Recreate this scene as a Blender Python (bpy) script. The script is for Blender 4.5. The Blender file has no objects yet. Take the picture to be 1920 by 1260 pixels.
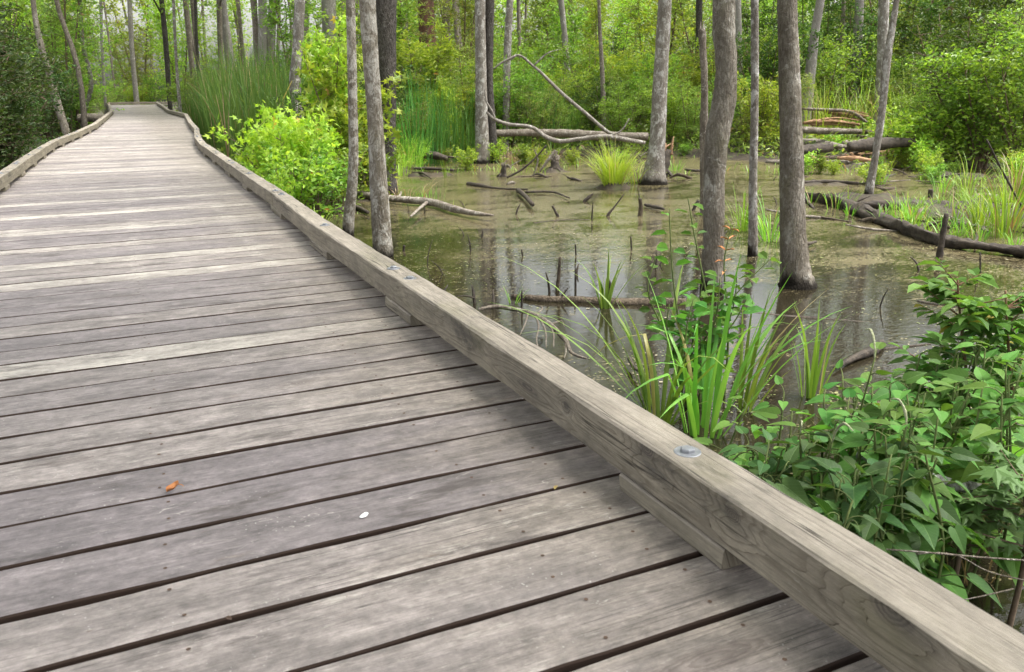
import bpy, math, random
import numpy as np
from mathutils import Matrix, Vector

random.seed(7)
RNG = np.random.default_rng(7)
SC = bpy.context.scene
COL = SC.collection
WZ = -0.60            # water level
EYE = 0.718           # camera height above the deck
# ---------------------------------------------------------------- camera model (solved from the deck boards)
F, PITCH, ROLL, YAW = 1521.66, 0.290040, -0.0113048, 0.4329574
FW = np.array([math.sin(YAW)*math.cos(PITCH), math.cos(YAW)*math.cos(PITCH), -math.sin(PITCH)])
_r = np.array([math.cos(YAW), -math.sin(YAW), 0.0])
_u = np.cross(_r, FW)
RT = _r*math.cos(ROLL)+_u*math.sin(ROLL)
UP = _u*math.cos(ROLL)-_r*math.sin(ROLL)
CAM = np.array([0, 0, EYE])
FG = np.array([math.sin(YAW), math.cos(YAW), 0.0])   # ground forward
def ray(x, y):
    return FW+RT*(x-960)/F+UP*(630-y)/F
def at(x, y, z):
    d = ray(x, y); return CAM+d*((z-EYE)/d[2])
def atd(x, y, d):
    """point on the pixel's ray at ground-forward distance d"""
    r = ray(x, y); return CAM+r*(d/np.dot(r, FG))
def atv(x, y, v):
    r = ray(x, y); return CAM+r*(v/r[1])
def gd(p):
    return float(np.dot(p, FG))
def ground_at(x, d, z=WZ):
    """ground point straight below pixel column x at forward distance d"""
    p = atd(x, 300, d); return np.array([p[0], p[1], z])

# ---------------------------------------------------------------- helpers
def tag(o, label=None, cat=None, group=None, kind=None):
    if label: o['label'] = label
    if cat: o['category'] = cat
    if group: o['group'] = group
    if kind: o['kind'] = kind
    return o
def empty(name, loc, label=None, cat=None, group=None):
    o = bpy.data.objects.new(name, None); COL.objects.link(o)
    o.location = loc; o.empty_display_size = 0.1
    return tag(o, label, cat, group)
class MB:
    """collects pieces into one mesh"""
    def __init__(self):
        self.v = []; self.f = []; self.m = []; self.n = 0; self.uv = []; self.has_uv = False; self.sm = []; self.at = []
    def add(self, v, faces, mi=0, uv=None, smooth=False, attr=0.0):
        v = np.asarray(v, float)
        self.v.append(v)
        for f in faces:
            self.f.append([i+self.n for i in f]); self.m.append(mi); self.sm.append(smooth); self.at.append(attr)
        if uv is not None: self.has_uv = True
        self.uv.append(uv if uv is not None else np.zeros((len(v), 2)))
        self.n += len(v)
    def mesh(self, name, mats, attr=None):
        me = bpy.data.meshes.new(name)
        V = np.concatenate(self.v) if self.v else np.zeros((0, 3))
        me.from_pydata(V.tolist(), [], self.f)
        for m in mats: me.materials.append(m)
        me.polygons.foreach_set('material_index', self.m)
        me.polygons.foreach_set('use_smooth', self.sm)
        if self.has_uv:
            UV = np.concatenate(self.uv)
            l = me.uv_layers.new(name='UVMap')
            idx = np.zeros(len(me.loops), int); me.loops.foreach_get('vertex_index', idx)
            l.data.foreach_set('uv', UV[idx].ravel())
        if attr:
            a = me.attributes.new(attr, 'FLOAT', 'FACE'); a.data.foreach_set('value', self.at)
        me.update()
        return me
    def build(self, name, mats, parent=None, loc=None, attr=None):
        if not isinstance(mats, (list, tuple)): mats = [mats]
        o = bpy.data.objects.new(name, self.mesh(name, mats, attr)); COL.objects.link(o)
        if parent: o.parent = parent
        if loc is not None: o.location = loc
        return o
def obj(name, me, parent=None, loc=(0, 0, 0)):
    o = bpy.data.objects.new(name, me); COL.objects.link(o); o.location = loc
    if parent: o.parent = parent
    return o
def dup(root, loc, rz=0.0, s=(1, 1, 1), label=None, group=None):
    c = root.copy(); COL.objects.link(c); c.location = loc; c.rotation_euler = (0, 0, rz); c.scale = s
    if label: c['label'] = label
    if group: c['group'] = group
    for ch in root.children:
        k = ch.copy(); COL.objects.link(k); k.parent = c
    return c
def norm(a):
    return a/(np.linalg.norm(a, axis=-1, keepdims=True)+1e-9)
def rv(n):
    return norm(RNG.normal(size=(n, 3)))
def smooth_path(P, R, n):
    """Catmull-Rom through points P with radii R"""
    P = np.asarray(P, float); R = np.asarray(R, float)
    k = len(P)
    if k == 2:
        t = np.linspace(0, 1, n)[:, None]
        return P[0]+(P[1]-P[0])*t, R[0]+(R[1]-R[0])*t[:, 0]
    dl = np.maximum(np.linalg.norm(np.diff(P, axis=0), axis=1), 1e-6); sl = np.diff(P, axis=0)/dl[:, None]
    Tn = np.zeros_like(P); Tn[0] = sl[0]; Tn[-1] = sl[-1]
    for i in range(1, k-1): Tn[i] = (sl[i-1]*dl[i]+sl[i]*dl[i-1])/(dl[i-1]+dl[i])
    out = []; ro = []
    for s in np.linspace(0, k-1-1e-6, n):
        i = int(s); t = s-i; h = dl[i]
        out.append((2*t**3-3*t*t+1)*P[i]+(t**3-2*t*t+t)*h*Tn[i]+(-2*t**3+3*t*t)*P[i+1]+(t**3-t*t)*h*Tn[i+1])
        ro.append(R[i]+(R[i+1]-R[i])*t)
    return np.array(out), np.array(ro)
def tube(mb, P, R, sides=8, n=None, rough=0.0, mi=0, cap=True, seed=0):
    n = n or max(2, (len(P)-1)*4+1)
    C, r = smooth_path(P, R, n)
    rg = np.random.default_rng(seed+int(abs(C[0, 0]*1000)) % 9999)
    T = norm(np.gradient(C, axis=0))
    ref = np.array([0, 0, 1.]) if abs(T[0, 2]) < .8 else np.array([1., 0, 0])
    rings = []
    ph = rg.uniform(0, 6.28, 6)
    a = norm(np.cross(T[0], ref))
    for i in range(n):
        a = norm(a-T[i]*np.dot(a, T[i]))
        b = np.cross(T[i], a)
        th = np.linspace(0, 2*np.pi, sides, endpoint=False)
        rr = r[i]*(1+rough*(.5*np.sin(2*th+ph[0]+i*.31)+.4*np.sin(3*th+ph[1]-i*.23)+.5*rg.normal(size=sides)))
        rings.append(C[i]+np.cos(th)[:, None]*a*rr[:, None]+np.sin(th)[:, None]*b*rr[:, None])
    V = np.concatenate(rings); Fc = []
    for i in range(n-1):
        for j in range(sides):
            k = (j+1) % sides
            Fc.append((i*sides+j, i*sides+k, (i+1)*sides+k, (i+1)*sides+j))
    if cap:
        Fc.append(tuple(range(sides))[::-1]); Fc.append(tuple((n-1)*sides+j for j in range(sides)))
    mb.add(V, Fc, mi, smooth=True)
    return C, r
# leaf templates: (along, across, up)
T_SIMPLE = (np.array([[0, 0, 0], [.45, .5, .10], [1, 0, -.05], [.45, -.5, .10]]), [(0, 1, 2), (0, 2, 3)])
T_OVAL = (np.array([[0, 0, 0], [.28, .42, .10], [.68, .40, .08], [1, 0, -.12], [.68, -.40, .08], [.28, -.42, .10], [.5, 0, .0]]),
          [(0, 6, 1), (1, 6, 2), (2, 6, 3), (0, 5, 6), (5, 4, 6), (4, 3, 6)])
def _star():
    v = [[.12, 0, 0]]; n = 5
    pts = []
    angs = [-2.0, -1.05, 0, 1.05, 2.0]; ln = [.55, .85, 1.0, .85, .55]
    for i in range(5):
        pts.append((ln[i], angs[i]))
        if i < 4: pts.append((.40, (angs[i]+angs[i+1])/2))
    V = [[.18, 0, 0.04]]
    for l, a in pts:
        V.append([.12+l*math.cos(a)*.85, l*math.sin(a)*.75, -.08*l])
    Fc = [(0, i+1, i+2) for i in range(len(pts)-1)]
    return (np.array(V), Fc)
T_STAR = _star()
def _heart():
    o = [(0.06, 0), (-.06, .16), (0.0, .36), (.14, .47), (.34, .46), (.56, .34), (.78, .17), (1.0, 0.0)]
    V = []; 
    mid = [(.06, 0), (.25, 0), (.5, 0), (.75, 0), (1, 0)]
    bend = lambda x: -.22*x*x+.05*x
    M = [[x, 0, bend(x)-.0] for x, _ in mid]
    L = [[x, y, bend(x)+.16*y] for x, y in o[1:-1]]
    Rr = [[x, -y, bend(x)+.16*y] for x, y in o[1:-1]]
    V = np.array(M+L+Rr); Lo, Ro = 5, 11
    def side(b, flip):
        fs = [(0, b, b+1), (0, b+1, b+2, 1), (1, b+2, b+3), (1, b+3, b+4, 2), (2, b+4, b+5, 3), (3, b+5, 4)]
        return [f if not flip else f[::-1] for f in fs]
    return (V, side(Lo, True)+side(Ro, False))
T_HEART = _heart()
def leaves(mb, P, D, L, W, tmpl=T_OVAL, up=None, flat=.6, mi=0, attr=None):
    """place a leaf template at every point P, pointing along D; L, W arrays"""
    n = len(P)
    if n == 0: return
    P = np.asarray(P, float); D = norm(np.asarray(D, float))
    L = np.broadcast_to(L, n); W = np.broadcast_to(W, n)
    if up is None:
        up = norm(np.array([0, 0, 1.])*flat+rv(n)*(1-flat)*1.4)
    S = norm(np.cross(up, D)); N = np.cross(D, S)
    tv, tf = tmpl
    V = (P[:, None, :]+tv[None, :, 0, None]*D[:, None, :]*L[:, None, None]
         + tv[None, :, 1, None]*S[:, None, :]*W[:, None, None]
         + tv[None, :, 2, None]*N[:, None, :]*L[:, None, None])
    k = len(tv)
    base = mb.n
    mb.v.append(V.reshape(-1, 3)); mb.uv.append(np.tile(tv[:, :2], (n, 1)))
    if tmpl is T_HEART or tmpl is T_OVAL: mb.has_uv = True
    for i in range(n):
        o = base+i*k
        for f in tf:
            mb.f.append([a+o for a in f])
    c = n*len(tf)
    mb.m += [mi]*c; mb.sm += [False]*c; mb.at += [0.0]*c
    mb.n += n*k
def blade(mb, p, h, lean, L, w, droop, segs=7, fold=.25, mi=0, kink=None):
    """one grass blade from p: azimuth h, initial lean from vertical, length L, width w, droop (radians added along it)"""
    ang = lean; pts = [np.array(p, float)]; hd = np.array([math.cos(h), math.sin(h), 0]); st = L/segs
    tw = random.uniform(-.5, .5)
    dirs = []
    for i in range(segs):
        t = (i+.5)/segs
        a = ang+droop*t*t
        if kink and t > kink[0]: a += kink[1]
        d = hd*math.sin(a)+np.array([0, 0, 1])*math.cos(a); dirs.append(d)
        pts.append(pts[-1]+d*st)
    side = np.array([-math.sin(h+tw), math.cos(h+tw), 0])
    V = []; Fc = []
    for i, q in enumerate(pts):
        t = i/segs
        ww = w*(.65+.35*min(1, t*3))*(1-t**3)*.5
        if i == segs: ww = w*.02
        d = dirs[min(i, segs-1)]; nn = np.cross(side, d)
        V += [q-side*ww+nn*ww*fold, q-nn*0.0, q+side*ww+nn*ww*fold]
    for i in range(segs):
        a = i*3
        Fc += [(a, a+1, a+4, a+3), (a+1, a+2, a+5, a+4)]
    mb.add(V, Fc, mi, smooth=True)

# ---------------------------------------------------------------- materials
def newmat(name):
    m = bpy.data.materials.new(name); m.use_nodes = True
    nt = m.node_tree; nt.nodes.clear()
    out = nt.nodes.new('ShaderNodeOutputMaterial')
    return m, nt, out
class NB:
    def __init__(self, nt): self.nt = nt
    def n(self, t, **k):
        o = self.nt.nodes.new(t)
        for a, b in k.items(): setattr(o, a, b)
        return o
    def l(self, a, b): self.nt.links.new(a, b)
    def val(self, sock, v):
        if hasattr(v, 'links') or isinstance(v, bpy.types.NodeSocket): self.l(v, sock)
        else: sock.default_value = v
    def math(self, op, a, b=0.0, clamp=False):
        o = self.n('ShaderNodeMath', operation=op, use_clamp=clamp); self.val(o.inputs[0], a); self.val(o.inputs[1], b); return o.outputs[0]
    def mix(self, f, a, b, blend='MIX'):
        o = self.n('ShaderNodeMix', data_type='RGBA', blend_type=blend)
        self.val(o.inputs[0], f)
        for s, v in ((o.inputs[6], a), (o.inputs[7], b)):
            if isinstance(v, (tuple, list)): s.default_value = (*v, 1) if len(v) == 3 else v
            else: self.l(v, s)
        return o.outputs[2]
    def noise(self, vec, scale, detail=3, rough=.55, dist=0.0):
        o = self.n('ShaderNodeTexNoise'); self.l(vec, o.inputs['Vector'])
        o.inputs['Scale'].default_value = scale; o.inputs['Detail'].default_value = detail
        o.inputs['Roughness'].default_value = rough; o.inputs['Distortion'].default_value = dist
        return o.outputs['Fac']
    def mapv(self, vec, s=(1, 1, 1), loc=(0, 0, 0)):
        o = self.n('ShaderNodeMapping'); self.l(vec, o.inputs['Vector'])
        o.inputs['Scale'].default_value = s; o.inputs['Location'].default_value = loc
        return o.outputs[0]
    def ramp(self, f, lo, hi):
        o = self.n('ShaderNodeMapRange', interpolation_type='SMOOTHSTEP'); self.val(o.inputs[0], f)
        o.inputs[1].default_value = lo; o.inputs[2].default_value = hi
        return o.outputs[0]
    def voro(self, vec, scale, feature='F1'):
        o = self.n('ShaderNodeTexVoronoi', feature=feature); self.l(vec, o.inputs['Vector']); o.inputs['Scale'].default_value = scale
        return o
    def bump(self, h, strength, dist=.01):
        o = self.n('ShaderNodeBump'); self.l(h, o.inputs['Height']); o.inputs['Strength'].default_value = strength; o.inputs['Distance'].default_value = dist
        return o.outputs[0]
    def bsdf(self, color, rough=.7, spec=.3, normal=None):
        o = self.n('ShaderNodeBsdfPrincipled')
        if isinstance(color, (tuple, list)): o.inputs['Base Color'].default_value = (*color, 1)
        else: self.l(color, o.inputs['Base Color'])
        self.val(o.inputs['Roughness'], rough); self.val(o.inputs['Specular IOR Level'], spec)
        if normal: self.l(normal, o.inputs['Normal'])
        return o
def leafmat(name, c1, c2, trans=.38, rough=.5, old=None, oldp=.03, gloss=.3, vein=False):
    m, nt, out = newmat(name); b = NB(nt)
    g = b.n('ShaderNodeNewGeometry'); oi = b.n('ShaderNodeObjectInfo')
    c = b.mix(g.outputs['Random Per Island'], c1, c2)
    hs = b.n('ShaderNodeHueSaturation'); b.l(c, hs.inputs['Color'])
    b.l(b.math('ADD', b.math('MULTIPLY', oi.outputs['Random'], .05), .475), hs.inputs['Hue'])
    b.l(b.math('ADD', b.math('MULTIPLY', oi.outputs['Random'], .5), .75), hs.inputs['Value'])
    c = hs.outputs[0]
    if old:
        r2 = b.math('FRACT', b.math('MULTIPLY', g.outputs['Random Per Island'], 37.7))
        c = b.mix(b.math('LESS_THAN', r2, oldp), c, old)
    if vein:
        uv = b.n('ShaderNodeUVMap'); su = b.n('ShaderNodeSeparateXYZ'); b.l(uv.outputs[0], su.inputs[0])
        av = b.math('ABSOLUTE', su.outputs[1])
        mid_ = b.ramp(av, .022, .006)
        lat = b.math('FRACT', b.math('MULTIPLY', b.math('SUBTRACT', su.outputs[0], b.math('MULTIPLY', av, .75)), 7.0))
        lat = b.math('MULTIPLY', b.ramp(b.math('ABSOLUTE', b.math('SUBTRACT', lat, .5)), .08, .0), .5)
        c = b.mix(b.math('MULTIPLY', b.math('MAXIMUM', mid_, lat), .40), c, (.22, .34, .13))
        nz = b.noise(b.mapv(uv.outputs[0], (5, 5, 5)), 1, 4, .7)
        c = b.mix(b.math('MULTIPLY', b.ramp(nz, .35, .7), .35), c, b.mix(.5, c, (.03, .06, .01)))
        tcn = b.n('ShaderNodeTexCoord'); n9 = b.noise(tcn.outputs['Object'], 260, 3, .7)
        c = b.mix(b.math('MULTIPLY', b.ramp(n9, .70, .74), .7), c, (.16, .09, .03))
    p = b.bsdf(c, rough, gloss)
    t = b.n('ShaderNodeBsdfTranslucent')
    b.l(b.mix(1.0, c, (1.5, 1.45, .7), 'MULTIPLY'), t.inputs['Color'])
    mx = b.n('ShaderNodeMixShader'); mx.inputs[0].default_value = trans
    b.l(p.outputs[0], mx.inputs[1]); b.l(t.outputs[0], mx.inputs[2]); b.l(mx.outputs[0], out.inputs[0])
    return m
def barkmat(name, base, dark, light, lich=.45, lscale=14, green=None, wet=True, fine=60, bumpd=.012):
    m, nt, out = newmat(name); b = NB(nt)
    tc = b.n('ShaderNodeTexCoord'); v = tc.outputs['Object']
    vs = b.mapv(v, (1, 1, .45))
    n1 = b.noise(vs, 7, 5, .65); n2 = b.noise(vs, fine, 5, .75, .4); n3 = b.noise(b.mapv(v, (1, 1, .8), (3, 1, 7)), lscale, 7, .75, .5)
    n4 = b.noise(v, 150, 4, .75)
    fis = b.voro(b.mapv(v, (1, 1, .22)), fine*.9, 'DISTANCE_TO_EDGE').outputs['Distance']
    c = b.mix(b.ramp(n1, .3, .7), dark, base)
    c = b.mix(b.ramp(n2, .40, .62), b.mix(.62, c, dark), b.mix(.12, c, light))
    c = b.mix(b.ramp(n3, .62-.2*lich, .66-.2*lich+.04), c, b.mix(b.ramp(n4, .35, .6), base, light))
    c = b.mix(b.math('MULTIPLY', b.ramp(n4, .50, .68), .7), c, dark)
    c = b.mix(b.math('MULTIPLY', b.ramp(n4, .42, .30), .45), c, light)
    c = b.mix(b.math('MULTIPLY', b.ramp(fis, .08, .0), .32), c, dark)
    if green:
        n5 = b.noise(b.mapv(v, (1, 1, .5), (9, 4, 2)), 5, 5, .75)
        c = b.mix(b.math('MULTIPLY', b.ramp(n5, .45, .65), .6), c, b.mix(b.ramp(n4, .4, .6), green, dark))
    if wet:
        sx = b.n('ShaderNodeSeparateXYZ'); b.l(v, sx.inputs[0])
        w = b.math('ADD', sx.outputs[2], b.math('MULTIPLY', b.math('SUBTRACT', n1, .5), .22))
        c = b.mix(b.ramp(w, .13, .03), c, (.014, .011, .008))
    h = b.math('ADD', b.math('MULTIPLY', n2, .7), b.math('ADD', b.math('MULTIPLY', b.noise(vs, 26, 6, .7), .9), b.math('MULTIPLY', b.ramp(fis, .0, .2), .18)))
    p = b.bsdf(c, .9, .15, b.bump(h, 1.0, bumpd*1.8)); b.l(p.outputs[0], out.inputs[0])
    return m
def simple(name, c1, c2, scale=20, rough=.8, spec=.25, stretch=(1, 1, 1), bump=.4, coord='Object', bd=.006):
    m, nt, out = newmat(name); b = NB(nt)
    tc = b.n('ShaderNodeTexCoord'); v = b.mapv(tc.outputs[coord], stretch)
    n = b.noise(v, scale, 5, .65)
    c = b.mix(b.ramp(n, .3, .7), c1, c2)
    p = b.bsdf(c, rough, spec, b.bump(b.noise(v, scale*3, 4, .7), bump, bd)); b.l(p.outputs[0], out.inputs[0])
    return m
def bladesmat(name, c1, c2, tip=None, tipp=.06, trans=.35):
    return leafmat(name, c1, c2, trans, .42, tip, tipp, .4)
M = {}
M['leaf_mid'] = leafmat('leaf_mid', (.075, .15, .018), (.26, .38, .055), .42, .42, None, 0, .4)
M['leaf_bright'] = leafmat('leaf_bright', (.13, .25, .022), (.38, .50, .075), .45, .42, (.35, .2, .08), .01, .4)
M['leaf_yellow'] = leafmat('leaf_yellow', (.20, .38, .03), (.42, .58, .08), .45, .45, (.45, .34, .08), .02)
M['leaf_dark'] = leafmat('leaf_dark', (.030, .065, .012), (.085, .145, .022), .34)
M['leaf_olive'] = leafmat('leaf_olive', (.10, .165, .028), (.29, .36, .085), .4, .42, (.3, .2, .1), .02, .4)
M['leaf_heart'] = leafmat('leaf_heart', (.050, .135, .022), (.150, .30, .055), .33, .58, (.36, .30, .06), .035, .18, True)
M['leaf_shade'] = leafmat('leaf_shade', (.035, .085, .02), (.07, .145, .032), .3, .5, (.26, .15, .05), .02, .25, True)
M['blade_fresh'] = bladesmat('blade_fresh', (.11, .25, .025), (.24, .40, .05), (.33, .22, .08), .05)
M['blade_flag'] = bladesmat('blade_flag', (.09, .215, .03), (.22, .37, .07), (.30, .27, .09), .04, .3)
M['blade_yellow'] = bladesmat('blade_yellow', (.25, .42, .035), (.42, .58, .09), (.46, .40, .14), .06)
M['blade_reed'] = leafmat('blade_reed', (.055, .155, .035), (.13, .25, .055), .35, .55, (.30, .26, .12), .03, .2)
M['blade_dry'] = bladesmat('blade_dry', (.26, .18, .09), (.42, .33, .19), None, 0, .15)
M['bark_pale'] = barkmat('bark_pale', (.35, .315, .26), (.12, .098, .07), (.58, .56, .51), .68, 10, (.20, .18, .11), True, 50)
M['bark_grey'] = barkmat('bark_grey', (.31, .285, .25), (.125, .105, .085), (.56, .55, .52), .58, 10, None, True, 50)
M['bark_moss'] = barkmat('bark_moss', (.30, .268, .22), (.10, .082, .062), (.47, .455, .41), .42, 8, (.165, .155, .09), True, 48)
M['bark_dark'] = barkmat('bark_dark', (.10, .085, .075), (.03, .025, .02), (.42, .41, .39), .2, 42, None, True, 45, .02)
M['bark_far'] = barkmat('bark_far', (.34, .315, .285), (.19, .17, .15), (.50, .49, .46), .4, 8, None, False)  # far bark lightened, haze put into the colour
M['bark_brown'] = barkmat('bark_brown', (.24, .205, .17), (.12, .10, .08), (.40, .38, .34), .3, 8, None, False)
M['bark_red'] = barkmat('bark_red', (.20, .10, .065), (.07, .035, .025), (.22, .15, .12), .2, 8, None, False)
M['branch_grey'] = barkmat('branch_grey', (.30, .275, .24), (.13, .11, .09), (.50, .49, .46), .4, 14, None, False, 50)
M['branch_pale'] = barkmat('branch_pale', (.40, .36, .30), (.13, .10, .08), (.60, .57, .51), .5, 14, None, False, 50)
M['branch_brown'] = barkmat('branch_brown', (.15, .115, .08), (.05, .04, .03), (.30, .25, .19), .3, 14, None, False, 50)
M['dead_wood2'] = barkmat('dead_wood2', (.33, .29, .24), (.12, .10, .08), (.50, .47, .42), .4, 20, None, False)
M['dead_wood'] = barkmat('dead_wood', (.30, .26, .21), (.10, .08, .06), (.48, .45, .40), .4, 20, None, False)
M['rotten'] = simple('rotten', (.022, .017, .013), (.075, .058, .042), 18, .75, .35, (1, 1, 1), .8, 'Object', .02)
M['orange_wood'] = simple('orange_wood', (.19, .10, .055), (.44, .29, .17), 26, .85, .15, (.3, 1, 1.6), 1.0, 'Object', .02)
M['twig'] = simple('twig', (.09, .065, .04), (.18, .13, .09), 30)
M['green_stem'] = simple('green_stem', (.07, .10, .03), (.13, .16, .05), 30)
M['red_stem'] = simple('red_stem', (.12, .06, .035), (.20, .12, .07), 30)
M['spike'] = simple('spike', (.30, .33, .16), (.52, .52, .36), 200, .8, .2, (1, 1, 1), 1.0, 'Object', .004)
M['lichen'] = simple('lichen', (.16, .14, .12), (.55, .56, .52), 60, .9, .1, (1, 1, 1), 1.0, 'Object', .006)
M['steel'] = simple('steel', (.20, .21, .23), (.30, .31, .33), 60, .45, .5, (1, 1, 1), .15)
M['steel'].node_tree.nodes['Principled BSDF'].inputs['Metallic'].default_value = .55
M['dead_leaf'] = simple('dead_leaf', (.36, .13, .04), (.55, .26, .11), 60, .6)
M['scrap'] = simple('scrap', (.28, .20, .07), (.36, .28, .12), 60)
M['dropping'] = simple('dropping', (.78, .78, .76), (.85, .85, .82), 90, .6)
M['joist'] = simple('joist', (.05, .042, .032), (.09, .075, .055), 12)

def mulf(b, c, f):
    return b.mix(1.0, c, f, 'MULTIPLY')
def deck_material():
    m, nt, out = newmat('weathered_deck'); b = NB(nt)
    uv = b.n('ShaderNodeUVMap'); v = uv.outputs[0]
    at_ = b.n('ShaderNodeAttribute', attribute_name='tone'); tone = at_.outputs['Fac']
    tc = b.n('ShaderNodeTexCoord'); sx = b.n('ShaderNodeSeparateXYZ'); b.l(tc.outputs['Object'], sx.inputs[0])
    cloud = b.noise(b.mapv(v, (7, 15, 1)), 1, 7, .74)
    cloud2 = b.noise(b.mapv(v, (1.3, 5, 1), (7, 7, 0)), 1, 5, .65)
    mott = b.noise(b.mapv(v, (36, 44, 1), (5, 3, 0)), 1, 6, .78)
    grain = b.noise(b.mapv(v, (4, 120, 1)), 1, 6, .72, .3)
    fine = b.noise(b.mapv(v, (14, 520, 1)), 1, 4, .7)
    c = b.mix(tone, (.176, .152, .155), (.292, .254, .230))
    c = b.mix(b.math('MULTIPLY', b.ramp(tone, .70, 1.0), b.ramp(cloud2, .30, .62)), c, (.37, .335, .30))
    kerb = b.math('MULTIPLY', b.ramp(b.math('ADD', sx.outputs[0], b.math('MULTIPLY', b.math('SUBTRACT', cloud2, .5), 1.2)), .2, .85), .65)
    c = b.mix(kerb, c, b.mix(cloud, (.12, .10, .076), (.245, .21, .168)))
    def rng(f, a0, a1, lo, hi):
        o = b.n('ShaderNodeMapRange'); b.val(o.inputs[0], f)
        for k, q in enumerate((a0, a1, lo, hi)): o.inputs[k+1].default_value = q
        return o.outputs[0]
    c = mulf(b, c, rng(cloud, .28, .72, .45, 1.45))
    c = mulf(b, c, rng(cloud2, .3, .7, .78, 1.2))
    c = mulf(b, c, rng(mott, .28, .72, .62, 1.36))
    c = mulf(b, c, rng(grain, .25, .75, .70, 1.26))
    c = mulf(b, c, rng(fine, .25, .75, .80, 1.18))
    # brown and dark stains
    stn = b.noise(b.mapv(v, (3.1, 11, 1), (17, 9, 0)), 1, 6, .7)
    c = b.mix(b.math('MULTIPLY', b.ramp(stn, .55, .68), .78), c, (.062, .050, .046))
    stb = b.noise(b.mapv(v, (5, 18, 1), (3, 29, 0)), 1, 5, .7)
    c = b.mix(b.math('MULTIPLY', b.ramp(stb, .63, .76), .45), c, (.20, .125, .08))
    # bleached raised grain, plus paleness for light on the far boards
    jl = None
    for u in (-.62, -.02, .52):
        g = b.math('SUBTRACT', 1.0, b.ramp(b.math('ABSOLUTE', b.math('SUBTRACT', b.math('ADD', sx.outputs[0], b.math('MULTIPLY', b.math('SUBTRACT', mott, .5), .3)), u)), 0.0, .07))
        jl = g if jl is None else b.math('MAXIMUM', jl, g)
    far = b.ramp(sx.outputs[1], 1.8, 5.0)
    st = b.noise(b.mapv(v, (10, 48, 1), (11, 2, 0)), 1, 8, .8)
    wear_and_light = b.math('ADD', b.math('ADD', st, b.math('MULTIPLY', jl, b.math('MULTIPLY', b.math('MULTIPLY', far, b.ramp(sx.outputs[1], 9.0, 4.5)), .075))), b.math('ADD', b.math('MULTIPLY', b.math('SUBTRACT', tone, .5), .10), b.math('MULTIPLY', b.math('SUBTRACT', cloud2, .5), .28)))
    wear_and_light = b.math('ADD', wear_and_light, b.math('MULTIPLY', far, .045))  # far boards paled further, open-sky brightness put into the colour
    c = b.mix(b.math('MULTIPLY', b.ramp(wear_and_light, .57, .70), .62), c, b.mix(fine, (.36, .325, .285), (.60, .56, .50)))
    # splits
    cr = b.noise(b.mapv(v, (.9, 70, 1), (2, 8, 0)), 1, 3, .55)
    crm = b.ramp(b.noise(b.mapv(v, (1.3, 6, 1), (4, 4, 0)), 1, 2, .5), .48, .60)
    c = b.mix(b.math('MULTIPLY', b.math('MULTIPLY', b.ramp(b.math('ABSOLUTE', b.math('SUBTRACT', cr, .5)), .012, .0), crm), .85), c, (.035, .028, .025))
    sc_ = b.noise(b.mapv(v, (3, 16, 1), (41, 8, 0)), 1, 2, .4, 2.2)
    scm = b.ramp(b.noise(b.mapv(v, (2.1, 7, 1), (14, 4, 0)), 1, 3, .5), .52, .62)
    c = b.mix(b.math('MULTIPLY', b.math('MULTIPLY', b.ramp(b.math('ABSOLUTE', b.math('SUBTRACT', sc_, .5)), .007, .0), scm), .55), c, (.48, .44, .40))
    drt = b.noise(b.mapv(v, (60, 60, 1), (4, 41, 0)), 1, 4, .6)
    c = b.mix(b.math('MULTIPLY', b.ramp(drt, .68, .74), .6), c, (.10, .065, .045))
    # knots
    vo = b.voro(b.mapv(v, (1.25, 5.6, 1)), 1); kd = b.math('ADD', vo.outputs['Distance'], b.math('MULTIPLY', b.math('SUBTRACT', mott, .5), .05))
    kr = b.math('MULTIPLY', b.ramp(kd, .17, .10), b.math('ADD', .35, b.math('MULTIPLY', b.ramp(b.math('FRACT', b.math('MULTIPLY', kd, 42)), .3, .8), .5)))
    c = b.mix(b.math('MULTIPLY', kr, .7), c, (.075, .055, .048))
    vs = b.voro(b.mapv(v, (80, 80, 1)), 1)
    sp = b.math('MULTIPLY', b.ramp(vs.outputs['Distance'], .17, .08), b.ramp(b.noise(b.mapv(v, (7, 7, 1)), 1, 2), .5, .68))
    c = b.mix(b.math('MULTIPLY', sp, .7), c, (.50, .48, .45))
    h = b.math('ADD', b.math('MULTIPLY', grain, .7), b.math('ADD', b.math('MULTIPLY', fine, .3), b.math('MULTIPLY', mott, .25)))
    rg = b.math('ADD', .48, b.math('MULTIPLY', cloud, .25))
    p = b.bsdf(c, rg, .45, b.bump(h, .8, .005)); b.l(p.outputs[0], out.inputs[0])
    m2, nt, out = newmat('deck_edge'); b = NB(nt)
    tc = b.n('ShaderNodeTexCoord')
    n = b.noise(b.mapv(tc.outputs['Object'], (4, 60, 60)), 1, 4, .7)
    p = b.bsdf(b.mix(n, (.012, .008, .006), (.055, .034, .024)), .8, .2); b.l(p.outputs[0], out.inputs[0])
    return m, m2
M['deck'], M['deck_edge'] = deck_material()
def on_kerb(x, y, u=.757):
    d = ray(x, y); q = CAM+d*(u/d[0]); return q[1], q[2]
KNOTS = [(on_kerb(1373, 967), .016), (on_kerb(1212, 842), .020), (on_kerb(1672, 1143), .030), (on_kerb(712, 560), .012), (on_kerb(1060, 760), .010)]
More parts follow.
